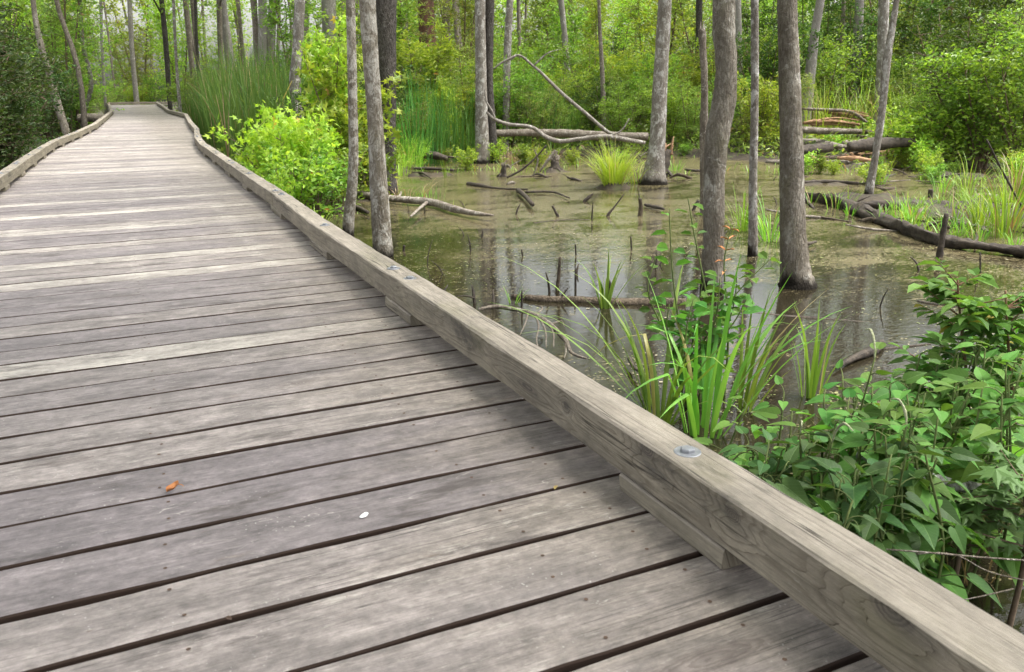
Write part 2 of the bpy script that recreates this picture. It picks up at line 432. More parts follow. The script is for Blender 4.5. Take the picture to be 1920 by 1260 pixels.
def timber_material():
    m, nt, out = newmat('weathered_timber'); b = NB(nt)
    uv = b.n('ShaderNodeUVMap'); v = uv.outputs[0]
    g = b.n('ShaderNodeNewGeometry'); sn = b.n('ShaderNodeSeparateXYZ'); b.l(g.outputs['Normal'], sn.inputs[0])
    tc = b.n('ShaderNodeTexCoord'); so = b.n('ShaderNodeSeparateXYZ'); b.l(tc.outputs['Object'], so.inputs[0])
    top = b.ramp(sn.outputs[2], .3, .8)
    mott = b.noise(b.mapv(v, (26, 40, 1), (5, 3, 0)), 1, 6, .75)
    # named knots of the near timber, then scattered ones
    vo = b.voro(b.mapv(v, (1.3, 6.0, 1), (3.3, 1.7, 0)), 1)
    kd = b.math('MULTIPLY', vo.outputs['Distance'], .16)
    for (ky, kz), kr in KNOTS:
        dy = b.math('SUBTRACT', so.outputs[1], ky); dz = b.math('SUBTRACT', so.outputs[2], kz)
        q = b.math('SQRT', b.math('ADD', b.math('MULTIPLY', b.math('MULTIPLY', dy, dy), .5), b.math('MULTIPLY', dz, dz)))
        q = b.math('ADD', b.math('MULTIPLY', q, .016/kr), b.math('MULTIPLY', top, .2))
        kd = b.math('MINIMUM', kd, q)
    kd = b.math('ADD', kd, b.math('MULTIPLY', b.math('SUBTRACT', mott, .5), .006))
    warp = b.noise(b.mapv(v, (.45, 9, 1)), 1, 4, .5)
    ringc = b.math('ADD', b.math('MULTIPLY', warp, 15.0), b.math('MULTIPLY', b.ramp(kd, .065, .0), 3.5))
    ring = b.math('FRACT', ringc)
    ringl = b.math('MULTIPLY', b.ramp(ring, .45, .92), b.ramp(ring, 1.0, .95))
    fine = b.noise(b.mapv(v, (6, 300, 1)), 1, 5, .72)
    cloud = b.noise(b.mapv(v, (4, 11, 1)), 1, 7, .72)
    def rng(f, a0, a1, lo, hi):
        o = b.n('ShaderNodeMapRange'); b.val(o.inputs[0], f)
        for k, q in enumerate((a0, a1, lo, hi)): o.inputs[k+1].default_value = q
        return o.outputs[0]
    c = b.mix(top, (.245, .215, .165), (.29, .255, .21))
    c = mulf(b, c, rng(cloud, .28, .72, .62, 1.30))
    c = mulf(b, c, rng(mott, .25, .75, .78, 1.22))
    c = mulf(b, c, rng(fine, .25, .75, .70, 1.25))
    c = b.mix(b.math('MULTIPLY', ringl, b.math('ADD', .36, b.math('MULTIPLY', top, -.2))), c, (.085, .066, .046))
    kn = b.ramp(kd, .016, .009)
    c = b.mix(b.math('MULTIPLY', kn, .75), c, b.mix(b.ramp(b.math('FRACT', b.math('MULTIPLY', kd, 300)), .3, .7), (.15, .125, .105), (.05, .042, .036)))
    halo = b.ramp(kd, .045, .012)
    c = b.mix(b.math('MULTIPLY', b.math('MULTIPLY', halo, b.ramp(cloud, .40, .60)), .55), c, (.06, .055, .048))
    stn = b.noise(b.mapv(v, (2.3, 7, 1), (7, 1, 0)), 1, 6, .7)
    c = b.mix(b.math('MULTIPLY', b.ramp(stn, .55, .68), .75), c, (.06, .054, .047))
    grn = b.noise(b.mapv(v, (2.2, 4, 1), (1, 7, 0)), 1, 4, .65)
    c = b.mix(b.math('MULTIPLY', b.ramp(grn, .52, .72), .45), c, (.16, .15, .08))
    cr = b.noise(b.mapv(v, (.7, 34, 1), (9, 8, 0)), 1, 3, .5)
    crm = b.ramp(b.noise(b.mapv(v, (1.1, 5, 1), (4, 4, 0)), 1, 2, .5), .45, .58)
    c = b.mix(b.math('MULTIPLY', b.math('MULTIPLY', b.ramp(b.math('ABSOLUTE', b.math('SUBTRACT', cr, .5)), .016, .0), crm), .9), c, (.03, .025, .02))
    ws = b.noise(b.mapv(v, (12, 60, 1), (2, 2, 0)), 1, 7, .78)
    c = b.mix(b.math('MULTIPLY', b.ramp(ws, .60, .72), .6), c, (.46, .43, .375))
    h = b.math('ADD', b.math('MULTIPLY', fine, .6), b.math('ADD', b.math('MULTIPLY', ringl, -.3), b.math('MULTIPLY', mott, .3)))
    p = b.bsdf(c, .75, .25, b.bump(h, .8, .005)); b.l(p.outputs[0], out.inputs[0])
    return m
M['timber'] = timber_material()

def water_material():
    m, nt, out = newmat('swamp_water'); b = NB(nt)
    g = b.n('ShaderNodeNewGeometry'); v = g.outputs['Position']
    # floating film, thick towards the far bank (distance measured along the pond)
    big = b.noise(b.mapv(v, (.35, .35, 0)), 1, 3, .6)
    mid = b.noise(b.mapv(v, (1.4, 2.2, 0), (3, 9, 0)), 1, 5, .65, .8)
    fin = b.noise(b.mapv(v, (20, 34, 0)), 1, 5, .75, .4)
    sx = b.n('ShaderNodeSeparateXYZ'); b.l(v, sx.inputs[0])
    across = b.math('ADD', b.math('MULTIPLY', sx.outputs[0], .62), b.math('MULTIPLY', sx.outputs[1], .78))
    thick = b.math('ADD', b.math('MULTIPLY', b.ramp(across, 3.5, 11.0), .26), b.math('MULTIPLY', b.math('SUBTRACT', big, .5), .5))
    film = b.ramp(b.math('ADD', b.math('ADD', mid, thick), b.math('MULTIPLY', b.math('SUBTRACT', fin, .5), 1.25)), .60, .80)
    body = b.mix(big, (.009, .008, .005), (.026, .021, .012))
    c = b.mix(b.math('MULTIPLY', film, .85), body, b.mix(fin, (.060, .050, .024), (.175, .145, .080)))
    bits = b.voro(b.mapv(v, (34, 46, 0)), 1); bm = b.noise(b.mapv(v, (2.6, 4.5, 0), (1, 4, 0)), 1, 5, .7)
    bt = b.math('MULTIPLY', b.ramp(bits.outputs['Distance'], .34, .22), b.ramp(b.math('ADD', bm, b.math('MULTIPLY', thick, .5)), .50, .66))
    c = b.mix(b.math('MULTIPLY', bt, .8), c, b.mix(bits.outputs['Color'], (.10, .10, .035), (.30, .25, .15)))
    r = b.math('ADD', .025, b.math('MULTIPLY', film, .22))
    rip = b.noise(b.mapv(v, (16, 30, 0)), 1, 3, .6, .3)
    rip2 = b.noise(b.mapv(v, (2.2, 4.0, 0), (5, 5, 0)), 1, 2, .5)
    h = b.math('ADD', b.math('MULTIPLY', rip, .35), b.math('MULTIPLY', rip2, .8))
    p = b.bsdf(c, r, .5, b.bump(h, .13, .02)); p.inputs['IOR'].default_value = 1.33
    b.l(p.outputs[0], out.inputs[0])
    return m
M['water'] = water_material()
def ground_material():
    m, nt, out = newmat('swamp_mud'); b = NB(nt)
    g = b.n('ShaderNodeNewGeometry'); v = g.outputs['Position']
    a = b.noise(v, 1.3, 5, .65); d = b.noise(v, 18, 5, .7)
    c = b.mix(b.ramp(a, .35, .65), (.022, .017, .012), (.058, .045, .028))
    c = b.mix(b.math('MULTIPLY', b.ramp(d, .5, .7), .7), c, (.11, .085, .05))
    c = b.mix(b.math('MULTIPLY', b.ramp(b.noise(v, 3.1, 4, .6), .55, .7), .6), c, (.07, .095, .025))
    p = b.bsdf(c, .8, .3, b.bump(d, .8, .04)); b.l(p.outputs[0], out.inputs[0])
    return m
M['ground'] = ground_material()

# ---------------------------------------------------------------- ground and water
BX = np.array([-2500, -300, 300, 560, 640, 760, 900, 1250, 1500, 1900, 4000])
BD = np.array([3, 5, 7.0, 9.0, 11.5, 14.5, 17.5, 18.0, 15.5, 14.0, 13.0])
def px_of(x, y):
    d = x*FG[0]+y*FG[1]; l = x*_r[0]+y*_r[1]
    return d, 960+F*l/np.maximum(d*math.cos(PITCH)+.38, .3)
def vnoise(x, y, s, seed):
    r = np.random.default_rng(seed); ph = r.uniform(0, 6.28, (6, 3)); o = 0
    for i in range(6):
        a = ph[i, 0]; k = s*(1+.45*i)
        o = o+np.sin((x*math.cos(a)+y*math.sin(a))*k+ph[i, 1])/(1+.5*i)
    return o/2.4
def ground_z(x, y):
    x = np.asarray(x, float); y = np.asarray(y, float)
    d, px = px_of(x, y)
    bank = np.interp(px, BX, BD)+vnoise(x, y, .9, 3)*.9
    t = np.clip((d-bank)/2.2+.5, 0, 1); t = t*t*(3-2*t)
    t = np.where(d < .3, 0.0, t)
    left = np.clip((-1.6-x)/1.2, 0, 1)
    t = np.maximum(t, left*left*(3-2*left))
    z = -1.0+t*.50+vnoise(x, y, 1.6, 5)*.05+vnoise(x, y, 4.5, 6)*.025
    # mud bars in the marsh on the right and by the pale trunks
    for (cx, cy, rx, h) in BARS:
        q = np.exp(-(((x-cx)**2+(y-cy)**2)/rx**2)); z = np.maximum(z, -1.0+q*(h+.0)+q*(vnoise(x, y, 5, 8)*.05+vnoise(x, y, 13, 9)*.035))
    return z
BARS = []
for (x, y, r, h) in [(800, 328, 1.0, .46), (1640, 375, 1.5, .46), (1760, 400, 1.2, .46), (1560, 345, 1.2, .43), (1150, 352, .55, .50), (1040, 322, .7, .45),
                     (660, 370, 1.3, .46), (1850, 395, 1.3, .48), (1240, 335, .6, .45), (1800, 330, 1.6, .45), (1600, 310, 1.6, .45), (1950, 960, .6, .38)]:
    p = at(x, y, WZ); BARS.append((p[0], p[1], r, h))
def build_ground():
    s = np.concatenate([-np.geomspace(120, 6, 22), np.linspace(-5.5, 22, 240), np.geomspace(23, 160, 24)])
    t = np.concatenate([-np.geomspace(60, 4, 10), np.linspace(-3.5, 26, 240), np.geomspace(27, 220, 26)])
    X, Y = np.meshgrid(s, t); Z = ground_z(X, Y)
    V = np.stack([X.ravel(), Y.ravel(), Z.ravel()], 1); n = len(s)
    Fc = [(j*n+i, j*n+i+1, (j+1)*n+i+1, (j+1)*n+i) for j in range(len(t)-1) for i in range(n-1)]
    mb = MB(); mb.add(V, Fc, 0, smooth=True)
    tag(mb.build('ground', M['ground']), 'dark swamp mud and leaf litter under the trees', None, None, 'structure')
    mb = MB(); mb.add([[-60, -30, WZ], [70, -30, WZ], [70, 70, WZ], [-60, 70, WZ]], [(0, 1, 2, 3)])
    tag(mb.build('water', M['water']), 'still brown swamp water with a film of floating bits', None, None, 'structure')
build_ground()
def gz(x, y): return float(ground_z(np.array([x]), np.array([y]))[0])
def base_z(p): return max(gz(p[0], p[1]), WZ)-.03

# ---------------------------------------------------------------- boardwalk
SEC = []   # v, left inner point, right inner point
def sec(v, ul, ur, z=0.0): SEC.append((np.array([ul, v, z]), np.array([ur, v, z])))
sec(-2.5, -.92, .757); sec(0, -.92, .757); sec(2, -.92, .76); sec(4, -.92, .772); sec(5.3, -.925, .812); sec(8.2, -.925, .85); sec(11.8, -.93, .905)
def sec_px(v, l, r): SEC.append((atv(l[0], l[1], v), atv(r[0], r[1], v)))
sec(13.9, -.90, 1.0, .005)
sec_px(17.2, (150, 256), (366, 258)); sec_px(20.0, (183, 243), (354, 239)); sec_px(25.5, (203, 226), (346, 221))
sec_px(31.0, (213, 216), (314, 212)); sec_px(35.5, (209, 206), (303, 203)); sec_px(40, (206, 198), (292, 196.5))
L3 = np.array([s[0] for s in SEC]); R3 = np.array([s[1] for s in SEC])
for a in (L3, R3):   # one height for both sides, so the deck does not twist
    pass
zz = (L3[:, 2]+R3[:, 2])/2; L3[:, 2] = zz; R3[:, 2] = zz
SV = (L3[:, 1]+R3[:, 1])/2
def edge(v, side):
    A = L3 if side == 'l' else R3
    return np.array([np.interp(v, SV, A[:, i]) for i in range(3)])
walk = empty('boardwalk', (0, 0, 0), 'weathered grey plank boardwalk with low timber kerbs winding into the swamp', 'boardwalk')
V0 = 1.0807; PB = .150
def build_deck():
    mb = MB(); nails = MB()
    k = int((-1.2-V0)/PB)
    special = {9: .98, 1: .10, 2: .02, 3: .06, 4: .62, 5: .55, 0: .60, -1: .66, -2: .62, -3: .6, 6: .40, 7: .30, 8: .5, 10: .25, 11: .12, 12: .55, 13: .2, 14: .12}
    JU = (-.62, -.02, .52)
    while V0+k*PB < 40.3:
        va = V0+k*PB; rg = np.random.default_rng(1000+k)
        tone = special.get(k, float(np.clip(rg.beta(1.1, 1.2)+(0 if va < 3 else .08), 0, 1)))
        gap = .0092 if va < 2.2 else .0104
        gap += rg.uniform(-.003, .0035)
        ext = .115
        nseg = 26 if va < 5 else (10 if va < 14 else 4)
        la, ra = edge(va, 'l'), edge(va, 'r'); lb, rb = edge(va+PB, 'l'), edge(va+PB, 'r')
        jl, jr = rg.uniform(-.012, .012, 2)
        off = rg.uniform(0, 60, 2); cup = rg.uniform(-.0012, .0016); zt = rg.uniform(-.0012, .0012)
        prof = [(0.0, -.038), (0.0, -.005), (.0018, -.0016), (.005, 0.0), (.5, cup), (-.005, 0.0), (-.0018, -.0016), (0.0, -.005), (0.0, -.038)]
        V = []; UV = []
        ph = rg.uniform(0, 6.28, 4)
        for i in range(nseg+1):
            t = i/nseg
            A = la+(ra-la)*t; B = lb+(rb-lb)*t
            dd = norm(ra-la)
            ex = (-ext+jl if i == 0 else (ext+jr if i == nseg else 0))
            A = A+dd*ex; B = B+dd*ex
            ln = np.linalg.norm(B-A); w = norm(B-A)
            wob = (.0014*math.sin(t*9+ph[0])+.0012*math.sin(t*23+ph[1])+.0005*rg.normal(), .0014*math.sin(t*8+ph[2])+.0012*math.sin(t*27+ph[3])+.0005*rg.normal())
            a0 = gap/2+wob[0]; b0 = ln-gap/2+wob[1]
            if k == 0: b0 -= .013*math.exp(-((t-.42)/.16)**2)+.008*math.exp(-((t-.72)/.12)**2)   # waney edge
            if k == -1: b0 -= .004*math.exp(-((t-.5)/.2)**2)
            u = np.linalg.norm(A-la)*(1 if i else -1)
            for j, (q, z) in enumerate(prof):
                s = a0+q if j < 4 else (b0+q if j > 4 else (a0+b0)/2)
                V.append(A+w*s+np.array([0, 0, z+zt])); UV.append((u+off[0], s+off[1]))
        n = len(prof); top = []; side = []
        for i in range(nseg):
            for j in range(n-1):
                f = (i*n+j, i*n+j+1, (i+1)*n+j+1, (i+1)*n+j)
                (top if 2 <= j <= 5 else side).append(f[::-1])
        ends = [tuple(range(n))[::-1][::-1], tuple(nseg*n+j for j in range(n))[::-1]]
        b0_ = mb.n
        mb.add(V, top, 0, UV, False, tone)
        mb.v.append(np.zeros((0, 3))); 
        for f in side+ends:
            mb.f.append([a+b0_ for a in f]); mb.m.append(1); mb.sm.append(False); mb.at.append(tone)
        if va < 9:
            for ju in JU+(-.84, .70):
                for q in (.25, .72):
                    if rg.uniform() < .1: continue
                    c = np.array([ju+rg.uniform(-.012, .012), va+PB*q+rg.uniform(-.012, .012), zt+cup+.0008])
                    th = np.linspace(0, 6.28, 8, endpoint=False)
                    vv = np.stack([c[0]+.0034*np.cos(th), c[1]+.0034*np.sin(th), np.full(8, c[2])], 1)
                    mb.add(vv, [tuple(range(8))], 2, np.zeros((8, 2)), False, tone)
        k += 1
    # landing that turns off behind the reeds
    e0, e1 = edge(40, 'l'), edge(40, 'r')
    for k in range(16):
        y0 = e0[1]+.3+k*.15; z = e0[2]
        x0, x1 = e0[0]-.1, e1[0]+4.5
        rg = np.random.default_rng(90+k)
        V = [[x0, y0, z], [x1, y0, z], [x1, y0+.142, z], [x0, y0+.142, z], [x0, y0, z-.038], [x1, y0, z-.038], [x1, y0+.142, z-.038], [x0, y0+.142, z-.038]]
        o = rg.uniform(0, 60)
        mb.add(V, [(0, 1, 2, 3), (4, 7, 6, 5), (0, 4, 5, 1), (2, 6, 7, 3), (1, 5, 6, 2), (0, 3, 7, 4)], 0, np.array([[q[0]+o, q[1]+o] for q in V]), False, float(rg.uniform(.2, .8)))
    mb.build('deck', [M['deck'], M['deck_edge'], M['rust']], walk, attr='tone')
    for ux in (.10, .5, .92):
        j = MB(); P = []
        for v in np.concatenate([[-1.2], SV[2:]]):
            l, r = edge(v, 'l'), edge(v, 'r'); P.append(l+(r-l)*ux-np.array([0, 0, .042]))
        P = np.array(P); n = len(P); V = []
        for q in P:
            for dx, dz in ((-.02, 0), (.02, 0), (.02, -.19), (-.02, -.19)): V.append(q+np.array([dx, 0, dz]))
        Fc = [(i*4+a, i*4+(a+1) % 4, (i+1)*4+(a+1) % 4, (i+1)*4+a) for i in range(n-1) for a in range(4)]+[(3, 2, 1, 0), tuple((n-1)*4+a for a in range(4))]
        j.add(V, Fc); j.build('joist', M['joist'], walk)
M['rust'] = simple('rust', (.055, .038, .03), (.13, .08, .055), 90)
build_deck()
TB, TH, TW = .036, .089, .091
def beam(path, uvo, up=.0, h=TH, w=TW, side=1, seed=0):
    """square timber along path (inner face line), top at +TB+TH; width to the outside (side)"""
    P = np.array(path); n0 = len(P)
    rg = np.random.default_rng(abs(int(seed)))
    # resample
    s = np.concatenate([[0], np.cumsum(np.linalg.norm(np.diff(P, axis=0), axis=1))])
    m = max(6, int(s[-1]/.09)); t = np.linspace(0, s[-1], m+1)
    C = np.stack([np.interp(t, s, P[:, i]) for i in range(3)], 1)
    T = norm(np.gradient(C, axis=0))
    O = norm(np.stack([T[:, 1], -T[:, 0], np.zeros(m+1)], 1))*side
    ch = .004
    prof = [(ch, 0), (0, ch), (0, h-ch), (ch, h), (w-ch, h), (w, h-ch), (w, ch), (w-ch, 0)]
    n = len(prof); V = []; UV = []
    per = 0; acc = [0]
    for j in range(1, n): acc.append(acc[-1]+math.hypot(prof[j][0]-prof[j-1][0], prof[j][1]-prof[j-1][1]))
    uo, vo = rg.uniform(0, 40, 2)
    ph = rg.uniform(0, 6.28, 4)
    tw = rg.uniform(-.003, .003)
    for i in range(m+1):
        for j, (a, z) in enumerate(prof):
            da = .0010*math.sin(t[i]*11+ph[0]+j*1.7)+.0008*rg.normal()
            V.append(C[i]+O[i]*(a+da)+np.array([0, 0, z+up+da*.6+tw*(t[i]/max(s[-1], .1))]))
            UV.append((t[i]+uo, acc[j]+vo))
    Fc = []
    for i in range(m):
        for j in range(n):
            k = (j+1) % n
            f = (i*n+j, (i+1)*n+j, (i+1)*n+k, i*n+k)
            Fc.append(f if side > 0 else f[::-1])
    e1 = tuple(range(n)); e2 = tuple(m*n+j for j in range(n))[::-1]
    Fc += [e1, e2] if side > 0 else [e1[::-1], e2[::-1]]
    mb = MB(); mb.add(V, Fc, 0, np.array(UV)); return mb
def bolt(p, parent, rz):
    mb = MB(); th = np.linspace(0, 2*np.pi, 20, endpoint=False)
    ring = lambda r, z, nn=None: np.stack([p[0]+r*np.cos(th), p[1]+r*np.sin(th), np.full(20, p[2]+z)], 1)
    V = np.concatenate([ring(.0235, -.002), ring(.0235, .0022), ring(.0225, .003)])
    Fc = [(i, (i+1) % 20, 20+(i+1) % 20, 20+i) for i in range(20)]+[(20+i, 20+(i+1) % 20, 40+(i+1) % 20, 40+i) for i in range(20)]+[tuple(40+i for i in range(20))]
    mb.add(V, Fc)
    th6 = np.linspace(0, 2*np.pi, 6, endpoint=False)+rz
    h = lambda r, z: np.stack([p[0]+r*np.cos(th6), p[1]+r*np.sin(th6), np.full(6, p[2]+z)], 1)
    V = np.concatenate([h(.0125, .003), h(.0125, .0078), h(.0112, .0094), h(.006, .010)])
    Fc = [(r*6+i, r*6+(i+1) % 6, (r+1)*6+(i+1) % 6, (r+1)*6+i) for r in range(3) for i in range(6)]+[tuple(18+i for i in range(6))]
    mb.add(V, Fc)
    mb.build('bolt', M['steel'], parent)
def build_kerb(side, joints, bolts, blocks):
    sd = 'r' if side > 0 else 'l'
    for a, b in zip(joints[:-1], joints[1:]):
        vs = [a+.0025]+[v for v in SV if a+.1 < v < b-.1]+[b-.0025]
        # softened bends between the surveyed sections
        pts = [edge(v, sd)+np.array([0, 0, TB+.0015]) for v in vs]
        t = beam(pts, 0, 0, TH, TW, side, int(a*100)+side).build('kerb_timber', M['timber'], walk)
        for bv in bolts:
            if a < bv < b:
                e = edge(bv, sd); e2 = edge(bv+.2, sd); d = norm(e2-e); o = np.array([d[1], -d[0], 0])*side
                bolt(e+o*(TW*.5)+np.array([0, 0, TB+TH+.0015]), t, bv*3.1)
    for va, vb in blocks:
        pts = [edge(va, sd), edge(vb, sd)]
        beam([q+np.array([0, 0, .0015]) for q in pts], 0, 0, TB, TW-.004, side, int(va*77)+side).build('spacer_block', M['timber'], walk)
build_kerb(1, [-1.6, 2.655, 5.40, 8.25, 11.2, 13.9, 17.0, 20.0, 22.8, 25.5, 28.3, 31, 33.6, 36.4, 40.2],
           [-.3, 1.03, 2.56, 2.75, 3.88, 5.29, 5.52, 6.91, 8.10, 8.40, 9.8, 11.0, 11.35, 12.6, 13.8, 14.1, 15.5, 16.8, 17.2, 18.5],
           [(-.45, -.15), (.87, 1.17), (2.43, 2.72), (3.67, 4.06), (5.06, 5.51), (6.75, 7.07), (8.05, 8.45), (9.65, 9.95), (11.0, 11.4), (12.4, 12.75), (13.7, 14.1)]
           + [(13.9+1.38*i+.1, 13.9+1.38*i+.45) for i in range(1, 19)])
build_kerb(-1, [3.9, 6.6, 9.3, 12.0, 14.7, 17.2, 20.0, 22.7, 25.5, 28.2, 31, 34, 37, 40.0],
           [5.2, 6.5, 6.7, 8.05, 9.2, 9.4, 10.6, 11.9, 12.1, 13.4, 14.6, 14.8, 16, 17.1, 17.3],
           [(3.9+1.35*i-.17, 3.9+1.35*i+.17) for i in range(1, 27)])
def end_kerb():
    e0, e1 = edge(40, 'l'), edge(40, 'r'); z = e0[2]
    l0 = np.array([e0[0], 40.0, z+TB]); l1 = np.array([e0[0]-.05, e0[1]+2.6, z+TB])
    beam([l0, l1], 0, 0, TH, TW, -1, 5).build('kerb_timber', M['timber'], walk)
    x = l1[0]
    for i in range(3):
        a = np.array([x+.004, l1[1], z+TB]); b = np.array([x+2.3, l1[1]+.02, z+TB]); x += 2.3
        beam([a, b], 0, 0, TH, TW, -1, 50+i).build('kerb_timber', M['timber'], walk)
        for q in (.1, .9):
            c = a+(b-a)*q; beam([c-np.array([.15, 0, TB-.0015]), c+np.array([.15, 0, -TB+.0015])], 0, 0, TB-.002, TW-.004, -1, 60+i).build('spacer_block', M['timber'], walk)
    a = np.array([e1[0], 40.25, z+TB]); b = np.array([e1[0]+3.2, 40.4, z+TB])
    beam([a, b], 0, 0, TH, TW, 1, 71).build('kerb_timber', M['timber'], walk)
end_kerb()
for v in np.arange(.2, 40, 2.4):     # posts under the deck
    for sd, off in (('l', .05), ('r', -.05)):
        e = edge(v, sd); mb = MB(); tube(mb, [[e[0]+off, e[1], -1.2], [e[0]+off, e[1], e[2]-.045]], [.07, .07], 10)
        mb.build('post', M['joist'], walk)

# things lying on the deck
def dead_leaf():
    p = at(325, 922, .0005)
    r = empty('dead_leaf', p, 'small curled orange dead leaf lying over a gap between deck boards', 'leaf')
    mb = MB(); n = 7
    V = []; Fc = []
    for i in range(n):
        t = i/(n-1)
        for j in range(5):
            s = (j-2)/2; w = .013*math.sin(math.pi*min(.97, t*.9+.08))
            V.append([(t-.5)*.034, s*w*.8+.002*math.sin(9*t), .004+.010*abs(s)**1.5+.010*t*t])
    Fc = [(i*5+j, i*5+j+1, (i+1)*5+j+1, (i+1)*5+j) for i in range(n-1) for j in range(4)]
    mb.add(V, Fc, smooth=True); mb.build('leaf_blade', M['dead_leaf'], r)
    mb = MB(); tube(mb, [[.017, 0, .014], [.024, .003, .010], [.030, .002, .004]], [.0012, .001, .0008], 5); mb.build('leaf_stalk', M['dead_leaf'], r)
    r.rotation_euler = (0, 0, .35); r.scale = (.72, .85, .8)
dead_leaf()
def dropping():
    p = at(683, 966, .0012); th = np.linspace(0, 2*np.pi, 14, endpoint=False)
    r = .007*(1+.22*np.sin(2*th+1)+.12*np.sin(3*th)); V = [[0, 0, .0035]]
    for s, z in ((.55, .003), (1, .0)):
        for a, q in zip(th, r): V.append([math.cos(a)*q*s*1.25, math.sin(a)*q*s*.9, z])
    Fc = [(0, 1+i, 1+(i+1) % 14) for i in range(14)]+[(1+i, 15+i, 15+(i+1) % 14, 1+(i+1) % 14) for i in range(14)]
    mb = MB(); mb.add(V, Fc, smooth=True); o = mb.build('bird_dropping', M['dropping'], None, p)
    tag(o, 'small white bird dropping on a grey deck board', 'bird dropping'); o.rotation_euler = (0, 0, .5)
dropping()
def deck_scrap(x, y, s, lab, rz, mk):
    p = at(x, y, .002); mb = MB()
    leaves(mb, [[0, 0, 0]], [[1, .2, .12]], s, s*.5, T_OVAL, up=np.array([[0, .2, 1.]]))
    o = mb.build('leaf_scrap', M[mk], None, p); o.rotation_euler = (0, 0, rz); tag(o, lab, 'leaf')
deck_scrap(1040, 918, .018, 'tiny yellow leaf scrap in a deck gap close to the kerb', .6, 'scrap')
deck_scrap(435, 1162, .014, 'tiny brown leaf flake on the wide board in front', 2.0, 'rust')

# ---------------------------------------------------------------- trees
def crown_mesh(name, seed, H, R, n_tw, lf, L, mat, tmpl=T_SIMPLE):
    """crown between z=0 and z=H, radius R: limbs with leafy twigs"""
    global RNG
    keep = RNG; RNG = np.random.default_rng(abs(int(seed)))
    mb = MB()
    z = RNG.beta(1.6, 1.3, n_tw)*H; a = RNG.uniform(0, 6.28, n_tw)
    prof = np.sin(np.pi*np.clip(z/H*.9+.08, 0, 1))**.7
    r = R*prof*np.sqrt(RNG.uniform(.05, 1, n_tw))*(1+.35*np.sin(3*a+z*1.3))
    C = np.stack([r*np.cos(a), r*np.sin(a), z], 1)
    D = norm(np.stack([np.cos(a), np.sin(a), RNG.normal(0, .35, n_tw)], 1)+rv(n_tw)*.6)
    tl = RNG.uniform(.35, .9, n_tw)*R*.33
    P = []; DD = []
    for i in range(n_tw):
        t = RNG.uniform(0, 1, lf)[:, None]
        P.append(C[i]+D[i]*t*tl[i]+RNG.normal(0, .06*R*.4, (lf, 3))); DD.append(norm(D[i]+rv(lf)*.9))
    P = np.concatenate(P); DD = np.concatenate(DD)
    leaves(mb, P, DD, L*RNG.uniform(.7, 1.3, len(P)), L*.55*RNG.uniform(.7, 1.3, len(P)), tmpl)
    RNG = keep
    return mb.mesh(name, [mat])
CROWNS = [crown_mesh('crown_a', 1, 6.5, 2.4, 170, 11, .15, M['leaf_mid']), crown_mesh('crown_b', 2, 7.5, 2.1, 160, 11, .15, M['leaf_olive']),
          crown_mesh('crown_c', 3, 5.5, 2.6, 180, 11, .15, M['leaf_mid'])]
def tree(px, mat, label, H=11, d=None, name='swamp_tree', group=None, crown=True, sides=14, rough=.05, flare=1.0, seed=0, top=None, cat='tree', zb=None, bump_leaf=0):
    """px: [(x, y, width)] from the base up; base stands on the ground or in the water"""
    x, y, w = px[0]
    if d is None:
        b0 = at(x, y, WZ); d = gd(b0)
    P = []; R = []
    for (x, y, w) in px:
        q = atd(x, y, d); P.append(q); R.append(w*d*1.0/F/2/math.cos(PITCH)*1.0)
    P = np.array(P)
    base = P[0].copy()
    if zb is not None or base[2] > WZ+.15:
        zz = (base_z(base) if zb is None else zb)
        if base[2] > zz+.1:
            dirn = (P[0]-P[1]); k = (P[0][2]-zz)/max(1e-3, abs(dirn[2]))
            base = np.array([P[0][0]+dirn[0]*k*.6, P[0][1]+dirn[1]*k*.6, zz])
            P = np.concatenate([[base], P]); R = [R[0]*1.15*flare]+R
    root = empty(name, base, label, cat, group)
    P = P-base; R = list(R)
    P = np.concatenate([[P[0]+np.array([0, 0, -.35])], P]); R = [R[0]*1.1]+R
    if top is None:
        dirn = P[-1]-P[-2]; dirn = norm(dirn*np.array([1, 1, 1]))
        dirn = norm(dirn+np.array([0, 0, 1.2]))
        h = P[-1][2]; rem = max(.5, H-h)
        rg = np.random.default_rng(seed+5)
        q = P[-1]; r0 = R[-1]
        for i in range(4):
            q = q+norm(dirn+np.array([*rg.normal(0, .06, 2), 0]))*rem/4
            P = np.concatenate([P, [q]]); R.append(r0*(1-.2*(i+1)))
    mb = MB()
    n = (len(P)-1)*6+1
    C, r = tube(mb, P, R, sides, n, rough, seed=seed)
    if crown:
        rg = np.random.default_rng(seed+77)
        for i in range(7):
            ok_ = [q for q in range(n-2) if C[q][2] > 4.2]
            k = ok_[rg.integers(len(ok_))] if ok_ else n-2; a = rg.uniform(0, 6.28); l = rg.uniform(.8, 2.0)
            p0 = C[k]; p1 = p0+np.array([math.cos(a)*l*.5, math.sin(a)*l*.5, l*.45]); p2 = p0+np.array([math.cos(a)*l, math.sin(a)*l, l*.8])
            tube(mb, [p0, p1, p2], [r[k]*.45, r[k]*.3, r[k]*.12], 6, 7)
    mb.build('trunk', mat, root)
    if crown:
        tp = C[-1]; me = CROWNS[seed % 3]
        c = obj('crown', me, root, (tp[0], tp[1], max(3.9, tp[2]-5.0))); c.rotation_euler = (0, 0, seed*1.7); s = .8+.25*((seed*37) % 10)/10
        c.scale = (s, s, s)
    return root
